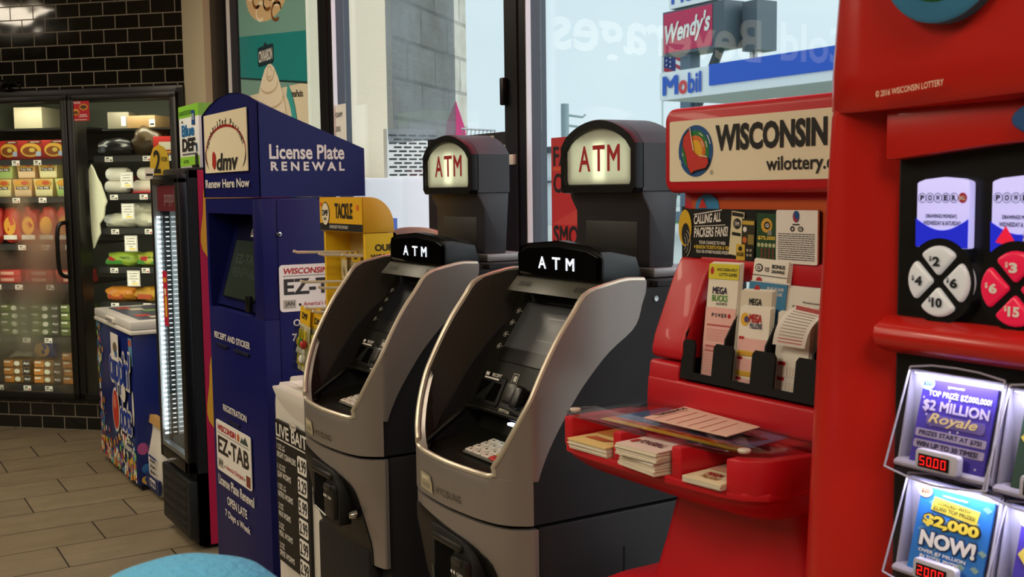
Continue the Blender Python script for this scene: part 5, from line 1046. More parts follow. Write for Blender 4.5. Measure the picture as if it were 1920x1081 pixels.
# post and base
q = MB()
def bx_(x0, x1, y0, y1, z_): return [(x0, y0, z_), (x1, y0, z_), (x1, y1, z_), (x0, y1, z_)]
def rr_(x0, x1, y0, y1, z_, r=.02): return [(a, b, z_) for a, b in rrect(x0, x1, y0, y1, r)]
q.loft([rr_(-.03, .44, -.22, .12, 0), rr_(-.03, .44, -.22, .12, .82), rr_(-.02, .43, -.2, .1, .86), rr_(.02, .40, -.16, .08, .885), rr_(.06, .37, -.10, .06, .89)], REDK)
q.loft([rr_(.048, .40, -.115, .05, .87), rr_(.082, .385, -.112, .05, .96), rr_(.115, .365, -.11, .05, 1.06)], REDK); q.build('pedestal', t)
# flyer and slips
t = facing('fan_flyer', 'black and green football prize flyer with white text block on booth', 'flyer', BX0-.004, BY0)
q = MB(); q.prism(rrect(.008, .302, 1.388, 1.4665, .003), 'y', -.002, 0, mat('12120f', .4)); y = -.003
q.disc(.012, 1.435, .016, .03, y, mat('d8b02c', .4)); q.rect(.0, .008, 1.38, 1.47, .001, INK); q.disc(.014, 1.425, .01, .018, y-.0003, INK)
for k in range(3): q.arc(.008, 1.41, .006+.006*k, .012+.006*k, .0012, -60, 60, y-.0006, mat('b8b8b0', .5), 8)
q.text('CALLING ALL', .034, .098, 1.441, 1.456, y, WHT, .03, .15, .006); q.text('PACKERS FANS!', .034, .114, 1.42, 1.436, y, WHT, .03, .15, .004); q.text('YOUR CHANCE TO WIN', .046, .108, 1.410, 1.4155, y, WHT, .02); q.text('4 SEASON TICKETS FOR A YEAR', .034, .122, 1.4025, 1.4082, y, mat('e8c848', .5), .02); q.text('PLUS 105 OTHER PACKERS PRIZES!', .040, .116, 1.3955, 1.4005, y, WHT, .02)
q.poly([(.034, 1.458), (.1, 1.469-.003), (.1, 1.4645), (.034, 1.4565)], y, WHT); q.poly([(.034, 1.4385), (.108, 1.4425), (.108, 1.4415), (.034, 1.4375)], y, WHT)
def tick(x0, x1, z0, z1, c, d, rot=0):
    M0 = q.M.copy(); q.M = T((x0+x1)/2, y-.0008*d, (z0+z1)/2)@RY(rot); w2, h2 = (x1-x0)/2, (z1-z0)/2
    q.rect(-w2, w2, -h2, h2, 0, mat(c, .45)); return M0, w2, h2
M0, w2, h2 = tick(.120, .148, 1.395, 1.463, 'e2d8b0', 1, 6); q.disc(0, h2*.45, w2*.6, w2*.6, -.0004, INK, 18); q.disc(0, h2*.45, w2*.36, w2*.36, -.0006, WHT, 16); q.text('G', -w2*.25, w2*.25, h2*.3, h2*.6, -.0008, INK, .04); q.rect(-w2*.9, w2*.9, h2*.78, h2*.95, -.0004, INK); q.rect(-w2*.7, w2*.7, -h2*.1, h2*.05, -.0004, INK); q.M = M0
M0, w2, h2 = tick(.146, .174, 1.393, 1.452, '2c2a1c', 2, 2); q.rect(-w2*.9, w2*.9, h2*.7, h2*.9, -.0004, mat('c8a83c', .5)); q.rect(0, w2*.9, -h2*.5, h2*.2, -.0004, mat('8c7a3c', .5)); q.disc(-w2*.5, h2*.45, w2*.3, w2*.3, -.0004, WHT, 14); q.disc(-w2*.5, -h2*.1, w2*.35, w2*.35, -.0004, mat('c86a2c', .5), 14); q.M = M0
M0, w2, h2 = tick(.135, .154, 1.388, 1.413, 'd8b43c', 3); q.textc('PACKERS', 0, -h2*.5, h2*.5, -.0004, INK, .03, wmax=w2*1.7); q.disc(0, h2*.45, w2*.45, w2*.4, -.0004, INK, 14); q.M = M0
M0, w2, h2 = tick(.155, .172, 1.388, 1.413, '1c1a14', 3)
for k in range(4): q.disc(-w2*.4+w2*.8*(k % 2), -h2*.3+h2*.6*(k//2), w2*.3, w2*.25, -.0004, mat('a8a090', .5), 10)
q.M = M0
M0, w2, h2 = tick(.180, .222, 1.389, 1.461, '1f4a2c', 4, 1); q.disc(-.0, h2*.5, w2*.55, h2*.3, -.0004, mat('d8a83c', .4)); q.disc(w2*.05, h2*.5, w2*.3, w2*.28, -.0006, INK); q.text('G', -w2*.1, w2*.22, h2*.42, h2*.58, -.0008, WHT, .04); q.rect(w2*.1, w2*.5, h2*.1, h2*.3, -.0005, mat('8a8a80', .5)); q.text('$75,000', -w2*.85, w2*.85, -h2*.12, h2*.06, -.0006, mat('e8c848', .5), .03)
for k in range(5): q.disc(-w2*.75+w2*.37*k, -h2*.32, w2*.16, w2*.16, -.0005, mat('b8c090', .5), 10)
for r_ in range(3):
    for k in range(4): q.disc(-w2*.45+w2*.37*k, -h2*(.5+.15*r_), w2*.12, w2*.12, -.0005, mat('6a3a2c', .5), 8)
q.M = M0
q.prism(rrect(.221, .3018, 1.3882, 1.4663, .003), 'y', y-.004, y-.0005, PAPER); y -= .0045
q.disc(.261, 1.457, .0065, .0085, y, mat('16508e', .45)); q.poly([(.257, 1.462), (.26, 1.453), (.266, 1.453), (.262, 1.449), (.256, 1.452)], y-.0003, REDINK); q.rect(.254, .268, 1.4445, 1.4465, y, INK); q.disc(.254, 1.439, .0045, .004, y, INK, 14); q.disc(.27, 1.439, .0055, .004, y, INK, 14); q.text('G', .267, .273, 1.4368, 1.4412, y-.0004, WHT, .04); q.rect(.253, .256, 1.4375, 1.4405, y-.0004, WHT)
for k in range(13):
    x = .226
    while x < .296:
        l = random.uniform(.002, .007); q.rect(x, min(x+l, .297), 1.431-.0031*k, 1.4323-.0031*k, y, mat('3c3c38', .6)); x += l+.0009
q.build('printed_card', t)
def slipstack(name, label, x0, x1, h_, n, base, lift=0, tw=0, art=None, grp='play slips standing in the black rack'):
    """a sheaf of slips leaning in the rack"""
    o = facing(name, label, 'play slip', BX0, BY0, grp); q = MB(); h_ += .013; q.M = T(0, -.052, 1.199)@RXm(-sl)@T((x0+x1)/2, lift, .007)@RY(tw)
    w_ = (x1-x0)/2
    for k in range(n): q.box(-w_+.0009*k, w_+.0012*k, -.0012+.0016*k, .0+.0016*k, 0, h_+.0012*k, mat(base if k == 0 else 'e8e2d6', .65))
    if art: art(q, w_, h_)
    q.build('paper_sheaf', o); return o
PK = mat('e8b4ac', .65); RL = mat('b84a48', .6); YS = mat('e0b834', .6)
def grid(q, w_, z0, z1, rows, cols, y):
    for r in range(rows):
        for c in range(cols): q.rect(-w_*.8+1.6*w_*c/cols, -w_*.8+1.6*w_*c/cols+.0011, z0+(z1-z0)*r/rows, z0+(z1-z0)*r/rows+.0014, y, RL)
def art1(q, w_, h_):
    y = -.002; q.rect(-w_, w_, h_-.024, h_, y, mat('d8cc2c', .6)); q.disc(-w_+.008, h_-.011, .004, .006, y-.0004, REDINK, 14); q.text('WISCONSIN-ONLY', -w_+.018, w_-.003, h_-.0115, h_-.0065, y-.0004, INK); q.text('LOTTO GAMES', -w_+.024, w_-.003, h_-.019, h_-.014, y-.0004, INK); q.text('MEGA', -w_+.012, w_-.022, h_-.047, h_-.036, y, mat('20183a', .6), .03); q.text('BUCKS', -w_+.012, w_-.020, h_-.0585, h_-.0485, y, mat('4a8a2c', .6), .03); q.text('with EZ MATCH', -w_+.022, w_-.02, h_-.064, h_-.060, y, INK)
    q.rect(-w_, w_, .0, h_-.068, y, PK)
    for k, ch in enumerate('POWER'): q.text(ch, -w_+.015+.0072*k, -w_+.0205+.0072*k, h_-.083, h_-.077, y-.0004, INK, .03)
    q.disc(-w_+.054, h_-.08, .0035, .0035, y-.0004, REDINK, 14); q.rect(-w_+.006, w_-.006, h_-.097, h_-.0945, y-.0004, RL); grid(q, w_, h_-.12, h_-.1, 6, 20, y-.0004); q.rect(-w_+.006, w_-.006, h_-.13, h_-.1275, y-.0004, RL); grid(q, w_, .045, h_-.133, 5, 16, y-.0004); grid(q, w_, .003, .04, 9, 12, y-.0004); q.rect(-w_+.006, w_-.006, .041, .043, y-.0004, RL)
def art2(q, w_, h_):
    y = -.002; q.disc(-w_+.012, h_-.018, .009, .010, y, mat('e0b030', .6), 18); q.disc(-w_+.016, h_-.018, .005, .005, y-.0004, mat('4a3a6a', .6), 14); q.text('MEGA', -w_+.022, w_-.016, h_-.022, h_-.009, y-.0006, REDINK, .04); q.text('MILLIONS', -w_+.024, w_-.014, h_-.031, h_-.0225, y-.0006, mat('26305c', .6), .03)
    for k in range(4):
        z0 = h_-.046-.0305*k; q.rect(-w_+.001, w_-.001, z0-.019, z0, y, PK); q.rect(-w_+.001, w_-.001, z0-.027, z0-.019, y, YS); q.rect(-w_+.003, -w_+.014, z0-.002, z0+.002, y-.0004, REDINK); grid(q, w_, z0-.026, z0-.02, 2, 18, y-.0004)
def art3(q, w_, h_):
    y = -.002; q.text('BADGER 5', -w_+.012, w_-.005, h_-.024, h_-.01, y, REDINK, .04); q.text('BADGER 5', -w_+.0115, w_-.0055, h_-.0235, h_-.0105, y-.0002, mat('c83a48', .6), .02)
    for k in range(4):
        z0 = h_-.076-.022*k; q.rect(-w_+.008, -w_+.022, z0, z0+.005, y, REDINK); grid(q, w_*.9, z0-.013, z0-.001, 4, 8, y)
        q.rect(-w_+.005, w_-.005, z0-.016, z0-.0155, y, mat('a8a49a', .6))
    q.rect(-w_+.025, -w_+.0255, .004, h_-.07, y, mat('a8a49a', .6)); q.rect(w_-.012, w_-.0115, .004, h_-.07, y, mat('a8a49a', .6))
def art_mb(q, w_, h_): q.text('MEGA', -w_+.02, w_-.02, h_-.022, h_-.011, -.002, INK, .03); q.text('BUCKS', -w_+.022, w_-.016, h_-.033, h_-.023, -.002, INK, .03); q.rect(-w_+.035, w_-.012, h_-.038, h_-.036, -.002, INK)
def art_gb(q, w_, h_):
    q.rect(-w_, w_, h_-.0245, h_-.0235, -.002, INK); q.disc(-w_+.012, h_-.013, .008, .006, -.002, INK, 18); q.disc(-w_+.012, h_-.013, .006, .0042, -.0024, WHT, 18); q.text('G', -w_+.009, -w_+.015, h_-.0155, h_-.0105, -.0028, INK, .04); q.text('PACKERS', -w_+.024, -.002, h_-.018, h_-.011, -.002, INK, .02); q.text('BONUS', .003, w_-.006, h_-.012, h_-.006, -.002, INK, .04); q.text('DRAWING', .003, w_-.006, h_-.019, h_-.014, -.002, INK, .03); q.disc(-w_+.015, h_-.034, .007, .007, -.002, REDINK, 14); q.text('WISCONSIN LOTTERY', -w_+.026, w_-.003, h_-.038, h_-.032, -.002, INK, .02)
def art_bl(q, w_, h_): q.disc(-w_+.018, h_-.012, .006, .007, -.002, REDINK, 14); q.text('PLAY IT SAFE', w_*.0, w_-.006, h_-.011, h_-.006, -.002, WHT); q.text('AND SECURE', w_*.05, w_-.008, h_-.018, h_-.013, -.002, WHT)
def art_in(q, w_, h_): q.text('Wisconsin Lottery', -w_*.3, w_*.5, h_-.021, h_-.017, -.002, INK); q.text('Winner Claim Form Instructions', -w_*.75, w_*.8, h_-.028, h_-.024, -.002, INK); q.disc(0, h_-.048, .012, .012, -.002, mat('3a3a3a', .6), 14)
slipstack('play_slip', 'tall pink slip with yellow top standing in the leftmost rack pocket', .098, .165, .165, 4, 'e9e2d2', .004, -1, art1)
slipstack('bonus_slip', 'white football bonus drawing slip sticking up highest in the rack', .172, .243, .176, 4, 'eeeadf', .017, 2, art_gb)
slipstack('safety_slip', 'blue play safe leaflet behind the white number slips', .174, .252, .142, 3, '3a7ea8', .013, 1, art_bl)
slipstack('play_slip', 'cream slip in the middle pocket showing black and grey lettering', .170, .236, .128, 4, 'd8d0bc', .008, -2, art_mb)
slipstack('play_slip', 'cream slip with pink and yellow bands at the front of middle pocket', .177, .240, .103, 4, 'ece4d6', .001, -1, art2)
slipstack('instruction_slip', 'white claim form sheaf behind the curled slip', .252, .338, .137, 4, 'e9e5da', .016, 1, art_in)
slipstack('play_slip', 'white slip with red lettering behind the curled receipt', .254, .318, .102, 3, 'e6e0d4', .003, -1, art3)
# curled slip
t = facing('curled_slip', 'curled white slip with red print bending over the right pocket', 'play slip', BX0, BY0)
q = MB(); q.M = T(0, -.052, 1.222)@RXm(-sl); NI = 14; vs = []
for i in range(NI+1):
    u = i/NI; z_ = .055+.065*math.sin(u*1.75)/math.sin(1.75)*1.0 if 0 else .052+.072*u-.012*u**3; yy = -.012-.012*math.sin(u*2.6)+.03*u**2*.5
    for j in range(2): vs.append((.262+.055*u*.6+.062*j, yy, z_-.006*j*u))
q.add(vs+[(a, b+.0008, c) for a, b, c in vs], [(2*i, 2*i+1, 2*i+3, 2*i+2) for i in range(NI)]+[(2*NI+2+2*i, 2*NI+2+2*i+2, 2*NI+2+2*i+3, 2*NI+2+2*i+1) for i in range(NI)], PAPER)
for i in range(1, 13):
    a = vs[2*i]; b = vs[2*i+1]; f = lambda k, dz: (a[0]+(b[0]-a[0])*k, a[1]-.0008, a[2]+(b[2]-a[2])*k+dz)
    q.add([f(.15, 0), f(.9, 0), f(.9, .0012 if i < 12 else .006), f(.15, .0012 if i < 12 else .006)], [(0, 1, 2, 3)], RL if i in (1, 2, 12) else mat('a89a94', .6))
q.build('paper', t)
t = facing('play_slip', 'slip with a green edge at the far right of the rack beside red pillar', 'play slip', BX0, BY0)
q = MB(); q.M = T(0, -.04, 1.33)@RXm(-sl); 
for k in range(3): q.box(.345, .375, .002*k, .002*k+.001, 0, .05, mat(('e8c0b0', '6a8a3c', 'e0d8c8')[k], .6))
q.build('paper_sheaf', t)
# slips in the tray
def pile(name, label, x0, x1, y0, y1, z0, h_, n, top, art, rz=0):
    o = facing(name, label, 'slip stack', BX0, BY0, 'slip stacks in the shelf tray'); q = MB(); M0 = T((x0+x1)/2, (y0+y1)/2, z0)@RZ(rz); q.M = M0; w_, d_ = (x1-x0)/2, (y1-y0)/2
    for k in range(n):
        a, b = random.uniform(-.0012, .0012), random.uniform(-.002, .002); q.M = M0@RZ(random.uniform(-1.2, 1.2)); q.box(-w_+a, w_+a, -d_+b, d_+b, h_*k/n, h_*(k+.82)/n, mat(top if k == n-1 else ('ece2cc' if k % 2 else 'd8ccb8'), .65))
    q.M = M0@T(0, 0, h_*(n-.18)/n+.0008); art(q, w_, d_); q.build('paper_sheets', o); return o
def flat(q, pts, m_, z_=0): q.add([(a, b, z_) for a, b in pts], [tuple(range(len(pts)))], m_)
def ft(q, s, x0, x1, y0, y1, m_):
    v, f, _ = text_mesh(s, .03, 0); q.add([(x0+(x1-x0)*a, y0+(y1-y0)*b, .0004+.00004*c) for a, b, c in v], f, m_)
def at1(q, w_, d_): flat(q, [(-w_, d_*.0), (w_, d_*.0), (w_, d_), (-w_, d_)], mat('d8923c', .6)); flat(q, [(-w_*.7, -d_*.6), (w_*.3, -d_*.6), (w_*.5, -d_*.35), (-w_*.5, -d_*.3)], mat('b85a2c', .6), .0003)
def at2(q, w_, d_): ft(q, 'POWERBALL', -w_*.5, w_*.7, -d_*.6, -d_*.3, mat('5a1a24', .6)); flat(q, [(-w_*.8, -d_*.65), (-w_*.6, -d_*.65), (-w_*.6, -d_*.35), (-w_*.8, -d_*.35)], REDINK, .0003); flat(q, [(-w_, d_*.1), (w_, d_*.1), (w_, d_), (-w_, d_)], mat('dca0a0', .6))
def at4(q, w_, d_): ft(q, 'MEGA', -w_*.5, w_*.3, -d_*.45, -d_*.15, REDINK); ft(q, 'MILLIONS', -w_*.4, w_*.5, -d_*.75, -d_*.5, mat('9a6a2c', .6)); flat(q, [(-w_, d_*.1), (w_, d_*.1), (w_, d_), (-w_, d_)], mat('d8a088', .6))
pile('slip_stack', 'yellow slip stack in the tray compartment nearest the cash machine', .022, .112, -.25, -.14, 1.104, .016, 6, 'e6cc84', at1, 4)
pile('slip_stack', 'thick white slip stack lower in the middle tray compartment', .152, .238, -.252, -.135, 1.104, .017, 9, 'ece4dc', at2, -3)
pile('slip_stack', 'pink and white slip stack resting on another in the middle compartment', .150, .234, -.258, -.14, 1.1225, .016, 8, 'e8d4cc', at2, 5)
pile('slip_stack', 'thin cream slip stack in the compartment nearest red machine', .270, .338, -.235, -.14, 1.104, .009, 4, 'e9dcb8', at4, 6)
t = facing('number_slip', 'pink ruled number slip lying on the clear shelf top', 'play slip', BX0, BY0)
q = MB(); M0 = T(0, 0, 1.1575); q.M = M0; q.prism([(.120, -.180), (.285, -.166), (.268, -.086), (.092, -.075)][::1], 'z', 0, .0012, mat('ecc8b8', .65))
for k in range(6):
    x = .135+.023*k; q.add([(x, -.172+.0016*k, .0015), (x+.002, -.172+.0016*k, .0015), (x-.016, -.092-.0008*k, .0015), (x-.018, -.092-.0008*k, .0015)], [(0, 1, 2, 3)], RL)
v, f, _ = text_mesh('POWERBALL', .02, 0); q.M = M0@T(.098, -.088, .0018)@RZ(-75); q.add([(.075*a, .012*b, 0) for a, b, c in v], f, INK); q.build('paper', t)
t = facing('counter_pen', 'pen on a beaded chain lying on the clear shelf', 'pen', BX0, BY0)
q = MB(); q.M = T(.25, -.042, 1.1615)@RZ(2); q.lathe([(0, 0), (.0035, .001), (.0035, .06), (.002, .07), (0, .072)], (0.022, 0, 0), mat('4a3a5a', .3), 12, 'x'); q.build('barrel', t)
q = MB(); q.M = T(.25, -.042, 1.1615)@RZ(2); q.lathe([(0, 0), (.005, .001), (.005, .024), (0, .025)], (0, 0, 0), mat('c8bca0', .4), 14, 'x'); q.build('cap', t)
q = MB()
for k in range(20): q.ell((.262+.0042*k, -.058-.0004*k+.003*math.sin(k*.4), 1.1588), (.0017, .0017, .0017), CHROME, 6, 4)
q.build('bead_chain', t)

# ------------------------------------------------------------------ lottery ticket vending machine
KX, KY = .95, .90
t = facing('ticket_machine', 'large red lottery ticket vending machine with lit panels', 'vending machine', KX, KY)
KM = mat('bf1b13', .3, coat=.15); KWD = .74
def pil(z_, e, up=0):
    s = .013-e*.95
    P = [(s, .42), (s, .06), (s+.008, .034), (s+.018, .014), (s+.03, -.001), (s*.7+.042, -.009), (s*.5+.052, -.010), (s*.3+.066, -.003), (.082, .007), (.100, .022), (.117, .036), (.117, .42)]
    return [(a, b, z_) for a, b in P]
q = MB(); q.loft([pil(0, .05), pil(.6, .045), pil(1.03, .034), pil(1.34, .018), pil(1.5, .006), pil(1.575, .001), pil(1.584, -.003)], KM); q.build('side_pillar', t)
q = MB()
def hd(z_, e, f):
    e += .016; P = [(e, .42), (e, .05), (e+.006, .03), (e+.018, .008), (e+.038, -.010-f*.3), (.09, -.014-f), (.105, -.014-f), (.112, -.012-f), (.3, -.022-f), (.5, -.022-f), (KWD-.11, -.012-f), (KWD-.03-e, -.0-f*.5), (KWD-e, .05), (KWD-e, .42)]
    return [(a, b, z_+.010*math.sin(math.pi*min(1, max(0, (a-.1)/.54)))*(1 if f == 0 else .6)) for a, b in P]
q.loft([hd(1.5785, .006, -.004), hd(1.583, .0, .0), hd(1.62, .0, .002), hd(1.75, .012, .006), hd(1.9, .03, .008), hd(1.98, .06, .0)], KM); q.build('header', t)
q = MB(); q.M = T(.205, -.034, 1.725); 
for k, (f, c) in enumerate(((1, '3b82ae'), (.72, '2c7a3a'), (.60, '9ab82c'))): q.lathe([(.001, -.004-.003*k), (.066*f, -.004-.003*k), (.070*f, -.001-.003*k), (.070*f, .02)], (0, 0, 0), mat(c, .4), 48, 'y')
q.prism([(-.03, .03), (-.012, .045), (.0, -.015), (.03, -.022), (.03, -.03), (-.0, -.044), (-.02, -.03)], 'y', -.015, -.009, mat('c8322a', .4), bev=.002); q.build('round_emblem', t)
q = MB(); 
q.text('© 2016 WISCONSIN LOTTERY', .124, .2055, 1.5905, 1.5972, -.0275, mat('e8c8b0', .5), .015, 0, .0055)
q.arc(.285, 1.70, .012, .012, .0012, 0, 360, -.034, mat('e8c8b0', .5), 20); q.build('small_lettering', t)
# face frame below the header
q = MB(); q.box(.105, KWD, .03, .42, 0, 1.58, BLKM)
top_ = [(.112, 1.580), (.112, 1.527)]+[(.122+.506*k/16, 1.527+.016*math.sin(math.pi*k/16)) for k in range(17)]+[(.63, 1.527), (.63, 1.580)]
q.prism(top_, 'y', .004, .03, KM, bev=.006, seg=3); q.prism([(.012, 1.322), (-.006, 1.33), (-.010, 1.341), (-.006, 1.352), (.012, 1.361), (.03, 1.361), (.03, 1.322)], 'x', .108, .632, KM, bev=.004); pass
q.box(.108, .632, 0, .03, 0, .35, KM, bev=.006); q.build('face_frame', t)
q = MB(); q.loft([[(KWD-a, b, c) for a, b, c in pil(z_, e)] for z_, e in ((0, .05), (.6, .045), (1.03, .034), (1.34, .018), (1.5, .006), (1.575, .001), (1.584, -.003))], KM); q.build('side_pillar', t)
q = MB(); q.box(.118, .63, .022, .03, 1.355, 1.55, BLK); q.box(.118, .63, .022, .03, .35, 1.326, BLK); q.build('black_fascia', t)
q = MB(); q.M = T(.325, -.006, 1.562); q.lathe([(.001, -.002), (1, -.001), (1, .006)], (0, 0, 0), mat('c8541c', .4), 40, 'y'); 
q2 = MB(); q2.M = T(.325, -.0035, 1.560)@Matrix.Diagonal((.062, 1, .020, 1)); q2.lathe([(.001, -.004), (.94, -.004), (1, -.001), (1, .01)], (0, 0, 0), mat('1c4f86', .4), 40, 'y'); q2.build('blue_oval', t)
LITW = mat('b9b6ee', .4, emit=.72, name='lit_panel_white'); LITB = mat('1420b8', .4, emit=.75, name='lit_panel_blue'); PINK = mat('1b1538', .5)
def panel(x0, w_, z0, z1, extra):
    q = MB(); q.prism([(x0, z0), (x0+w_, z0), (x0+w_, z1-.004), (x0+w_*.85, z1-.001), (x0+w_*.5, z1+.001), (x0+w_*.15, z1-.001), (x0, z1-.004)], 'y', .012, .022, LITW, bev=.002)
    cur = [(x0+w_*k/14, z0+.030-.012*math.sin(math.pi*k/14)) for k in range(15)]; y = .0112
    q.poly([(x0+.0005, z0+.0005), (x0+w_-.0005, z0+.0005)]+[(min(a, x0+w_-.0005), b) for a, b in cur[::-1]], y, LITB)
    X = lambda a: x0+a*w_
    for k, ch in enumerate('POWER'): q.arc(X(.12+.15*k), z1-.020, .0043, .0045, .0006, 0, 360, y, PINK, 18); q.text(ch, X(.12+.15*k)-.0024, X(.12+.15*k)+.0024, z1-.0228, z1-.0172, y, PINK, .05)
    q.disc(X(.88), z1-.020, .0050, .0052, y, mat('b8283c', .5), 20); q.text('BALL', X(.88)-.0035, X(.88)+.0035, z1-.0222, z1-.0178, y-.0005, WHT, .02)
    q.text('DRAWINGS MONDAY,', X(.2), X(.79), z1-.0410, z1-.0366, y, PINK, .03); q.text('WEDNESDAY & SATURDAY', X(.15), X(.86), z1-.0478, z1-.0434, y, PINK, .03)
    if extra:
        q.text('POWER PLAY', X(.66), X(.98), z1-.0315, z1-.0280, y, PINK, .03); q.poly([(X(.1), z0+.010), (X(.27), z0+.026), (X(.42), z0+.012), (X(.3), z0+.007)], y-.0005, mat('e0183c', .4, emit=.5)); q.text('INCLUDES', X(.56), X(.95), z0+.0165, z0+.021, y-.0005, WHT, .02); q.text('POWER PLAY', X(.56), X(.97), z0+.0105, z0+.015, y-.0005, WHT, .02)
    return q.build('lit_game_panel', t)
panel(.146, .063, 1.436, 1.507, False); panel(.233, .063, 1.434, 1.507, True)
def key(cx, cz, ang, m_, s, tm):
    P = []
    for k in range(9):
        a = R(-43+86*k/8); P.append((.0365*math.sin(a)*.90, .0365*math.cos(a)))
    P = [(.0, .005)]+P[::-1] ; q = MB(); q.M = T(cx, 0, cz)@RY(ang)
    P = [(a*.93, b) for a, b in P]; q.prism(P, 'y', .006, .022, m_, bev=.0035, seg=3); q.M = T(cx+.021*math.sin(R(ang)), 0, cz+.021*math.cos(R(ang))); q.text('$', -.0085, -.0055, -.001, .005, .0045, tm, .03)
    q.text(s, -.0045, .0045 if len(s) == 1 else .008, -.0055, .0045, .0045, tm, .05); return q.build('price_button', t)
KWH = mat('c9c9c9', .3, emit=.30, name='lit_button_white'); KRD = mat('c8163c', .3, emit=.55, name='lit_button_red')
for a, s in ((0, '2'), (-90, '4'), (90, '6'), (180, '10')): key(.177, 1.402, a, KWH, s, INK)
for a, s in ((0, '3'), (-90, '6'), (90, '9'), (180, '15')): key(.263, 1.400, a, KRD, s, WHT)
q = MB(); 
for cx in (.177, .263): q.disc(cx, 1.402, .041, .044, .0105, BLK, 40)
q.build('button_surround', t)
# ticket windows
HSW = mat('b9b6c8', .35, emit=0, name='white_tray'); DG = mat('e81c1c', .4, emit=1.3, name='red_digits')
SEG = {'0': 'abcdef', '5': 'afgcd', '2': 'abged', '1': 'bc', '3': 'abgcd'}
def digit(q, ch, x, z_, w_, h_, y):
    b = w_*.18; s = {'a': (x, x+w_, z_+h_-b, z_+h_), 'd': (x, x+w_, z_, z_+b), 'g': (x, x+w_, z_+h_/2-b/2, z_+h_/2+b/2), 'f': (x, x+b, z_+h_/2, z_+h_), 'e': (x, x+b, z_, z_+h_/2), 'b': (x+w_-b, x+w_, z_+h_/2, z_+h_), 'c': (x+w_-b, x+w_, z_, z_+h_/2)}
    for k in SEG[ch]: q.rect(*s[k], y, DG)
cov = glass('clear_dome', (.96, .96, 1, 1), rough=.02)
def window(x0, z0, price):
    W_, H_ = .112, .098; tilt = -13
    q = MB(); q.M = T(x0, .006, z0); q.box(0, W_, .0105, .0155, 0, H_, HSW); 
    q.prism([(-.020, .0), (.011, .0), (.011, .006), (-.016, .008), (-.022, .005)], 'x', .002, W_-.002, HSW, bev=.002)
    q.prism([(.016, .0), (-.012, .0), (.008, H_), (.016, H_)], 'x', 0, .002, HSW); q.prism([(.016, .0), (-.012, .0), (.008, H_), (.016, H_)], 'x', W_-.002, W_, HSW)
    h = q.build('ticket_window', t)
    q = MB(); q.M = T(x0, .006, z0); 
    fr_ = [(-.004, -.002), (W_*.25, -.007), (W_*.5, -.009), (W_*.75, -.007), (W_+.004, -.002), (W_+.001, H_+.004), (W_*.75, H_+.008), (W_*.5, H_+.009), (W_*.25, H_+.008), (.003, H_+.004)]
    n = len(fr_); yf = lambda z_: -.026+.028*z_/H_
    q.add([(a, yf(b)-.002*0, b) for a, b in fr_]+[(a, .014, b) for a, b in fr_], [tuple(range(n))]+[(i, (i+1) % n, n+(i+1) % n, n+i) for i in range(n)], cov); q.build('clear_cover', h)
    q = MB(); q.M = T(x0, .006, z0)
    for a, b in zip(fr_, fr_[1:]+fr_[:1]): q.tube([(a[0], yf(a[1]), a[1]), (b[0], yf(b[1]), b[1])], .0012, mat('b8b6cc', .2, .2), 6)
    q.build('cover_edge', h)
    q = MB(); q.M = T(x0, -.011, z0)@RXm(-4); q.prism(rrect(.036, .086, .004, .025, .004), 'y', -.014, -.004, HSW, bev=.002); q.rect(.041, .077, .007, .0205, -.0148, mat('160406', .3))
    for k, ch in enumerate(price): digit(q, ch, .0432+.0083*k, .0092, .0055, .0092, -.0153)
    if price: q.disc(.0592, .0095, .0007, .0007, -.0153, DG, 8)
    q.build('price_display', h, 'red lit digits')
    p = t_matrix@Vector((x0+W_/2, .002, z0+H_+.0005)); area('window_lamp', p, .004, W_*.9, .12, (.80, .80, 1.0), (0, 0, 0))
    return h
t_matrix = T(KX, KY, 0)@RZ(-90)
PUR, LBL = mat('4434a0', .4), mat('2a78c8', .4)
def ticket(name, label, x0, z0, bg_, art):
    o = facing(name, label, 'lottery ticket', KX, KY, 'tickets on show in the red machine'); q = MB(); q.M = T(x0, -.009, z0+.006)@RXm(-15); q.box(.018, .104, -.001, .001, 0, .088, bg_); art(q); q.build('printed_ticket', o); return o
def artA(q):
    y = -.002; SV = mat('c8bcd8', .3); GD = mat('d8c080', .35)
    q.disc(.024, .083, .0085, .0065, y, mat('8ab0d8', .4)); q.text('$50', .019, .029, .0805, .0855, y-.0004, INK)
    q.text('WISCONSIN LOTTERY', .048, .068, .0815, .0835, y, WHT); q.text('TOP PRIZE $2,000,000!', .027, .1, .070, .077, y, WHT, .02); q.text('$2 MILLION', .023, .1, .0545, .067, y, SV, .03); q.prism(rrect(.03, .098, .041, .0525, .004), 'y', y, y+.0012, mat('6a5a98', .4)); q.text('Royale', .033, .09, .041, .054, y-.001, GD, .02, .3)
    q.prism(rrect(.02, .102, .028, .0365, .002), 'y', y, y+.0012, mat('a89cb8', .3)); q.text('PRIZES START AT $75!', .025, .098, .0295, .035, y-.001, PINK, .03); q.prism(rrect(.02, .102, .0165, .025, .002), 'y', y, y+.0012, mat('a89cb8', .3)); q.text('WIN UP TO 30 TIMES!', .024, .096, .018, .0235, y-.001, PINK, .03)
    for k in range(22): a, b = random.uniform(.02, .102), random.uniform(.004, .085); q.poly([(a-.0015, b), (a, b-.0015), (a+.0015, b), (a, b+.0015)], y+.0004, SV)
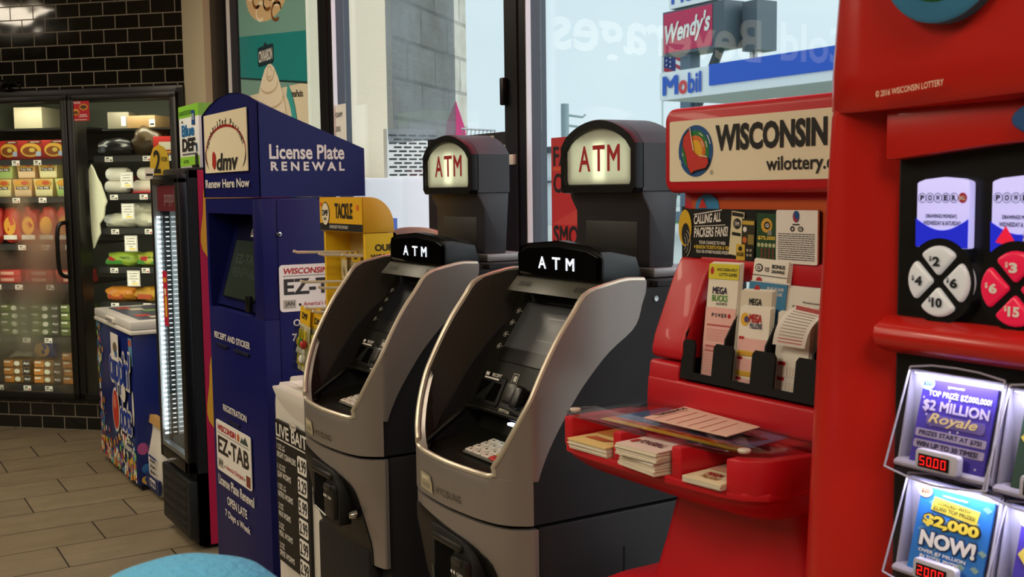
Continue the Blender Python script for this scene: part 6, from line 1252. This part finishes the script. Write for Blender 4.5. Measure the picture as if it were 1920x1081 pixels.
def artB(q):
    y = -.002; q.disc(.024, .083, .0085, .0065, y, mat('e0a078', .4)); q.text('$20', .019, .029, .0805, .0855, y-.0004, INK); q.text('WISCONSIN LOTTERY', .045, .075, .0815, .0835, y, WHT)
    for k in range(16): a, b = random.uniform(.02, .1), random.uniform(.004, .08); q.poly([(a-.005, b), (a+.002, b-.004), (a+.006, b), (a+.0, b+.003)], y+.0005, mat('6a9ac0' if k % 2 else '8aa8a0', .4))
    q.prism([(.034, .066), (.088, .062), (.09, .076), (.036, .080)], 'y', y, y+.001, mat('e0cc48', .4)); q.text('LOADED WITH', .042, .08, .0725, .0765, y-.001, INK, .02, 0, -.001); q.text('$2,000 TOP PRIZES!', .037, .087, .0665, .071, y-.001, INK, .02, 0, -.001)
    q.text('$2,000', .0265, .095, .0465, .0625, y-.0002, mat('3a2a10', .4), .12); q.text('$2,000', .028, .0935, .048, .061, y-.001, mat('e8d048', .4), .05); q.text('NOW!', .0265, .095, .0265, .0455, y-.0002, mat('14305c', .4), .12); q.text('NOW!', .028, .0935, .028, .044, y-.001, WHT, .05)
    q.text('OVER $7 MILLION', .029, .085, .021, .025, y-.001, WHT, .03); q.text('IN TOTAL PRIZES!', .032, .078, .0155, .0195, y-.001, WHT, .03)
def artC(q):
    y = -.002; q.disc(.024, .083, .0085, .0065, y, mat('d8c878', .4)); q.poly([(.02, .05), (.03, .064), (.04, .05), (.03, .04)], y, mat('e0c858', .4))
c1, c2 = .142, .258
for z0, pr in ((1.208, ('5000', '')), (1.094, ('2000', ''))):
    for x0, p_ in zip((c1, c2), pr): window(x0, z0-(.0 if x0 == c1 else .003), p_)
ticket('lottery_ticket', 'purple two-million scratch ticket in the upper lit window', c1, 1.208, PUR, artA)
ticket('lottery_ticket', 'blue scratch ticket with yellow lettering in the lower lit window', c1, 1.094, LBL, artB)
ticket('lottery_ticket', 'dark green scratch ticket in the upper window cut by the photo edge', c2, 1.205, mat('2c4a3a', .4), artC)
ticket('lottery_ticket', 'violet scratch ticket in the lower window cut by the photo edge', c2, 1.091, mat('4a3aa8', .4), artC)
# purple glow from the panel lamps on the machine itself
# ------------------------------------------------------------------ blue fleece hat in the foreground
hx, hy = .232, .90
t = thing('fleece_hat', 'blurred light blue fleece hat with pale spot at the bottom edge', 'hat', (hx, hy, 1.062), 0)
FL = mat('5cb2dc', .95, bump=1, bscale=120, name='blue_fleece')
q = MB(); q.lathe([(.098, -.02), (.108, 0), (.110, .03), (.106, .062), (.092, .095), (.066, .119), (.034, .131), (.002, .134)], (0, 0, 0), FL, 40); q.build('crown', t)
q = MB(); q.lathe([(.10, -.03), (.116, -.028), (.119, .0), (.116, .022), (.108, .024)], (0, 0, 0), mat('3f97c6', .95, bump=1, bscale=120), 40); q.build('cuff', t)
q = MB(); q.M = T(.02, -.055, .108)@RXm(38)@RY(20); q.ell((0, 0, 0), (.016, .010, .006), mat('e9dfc0', .95, bump=1, bscale=120), 14, 8); q.build('pale_patch', t, 'cream spot')
t = thing('hat_stand', 'slim dark stand holding up the blue fleece hat', 'stand', (hx, hy, 0), 0)
MB().lathe([(0, 0), (.14, 0), (.14, .015), (.02, .03), (.015, .05), (.015, 1.0), (.06, 1.015), (.085, 1.04), (.09, 1.07), (.08, 1.131), (.05, 1.166), (0, 1.18)], (0, 0, 0), BLKM, 28).build('post', t)
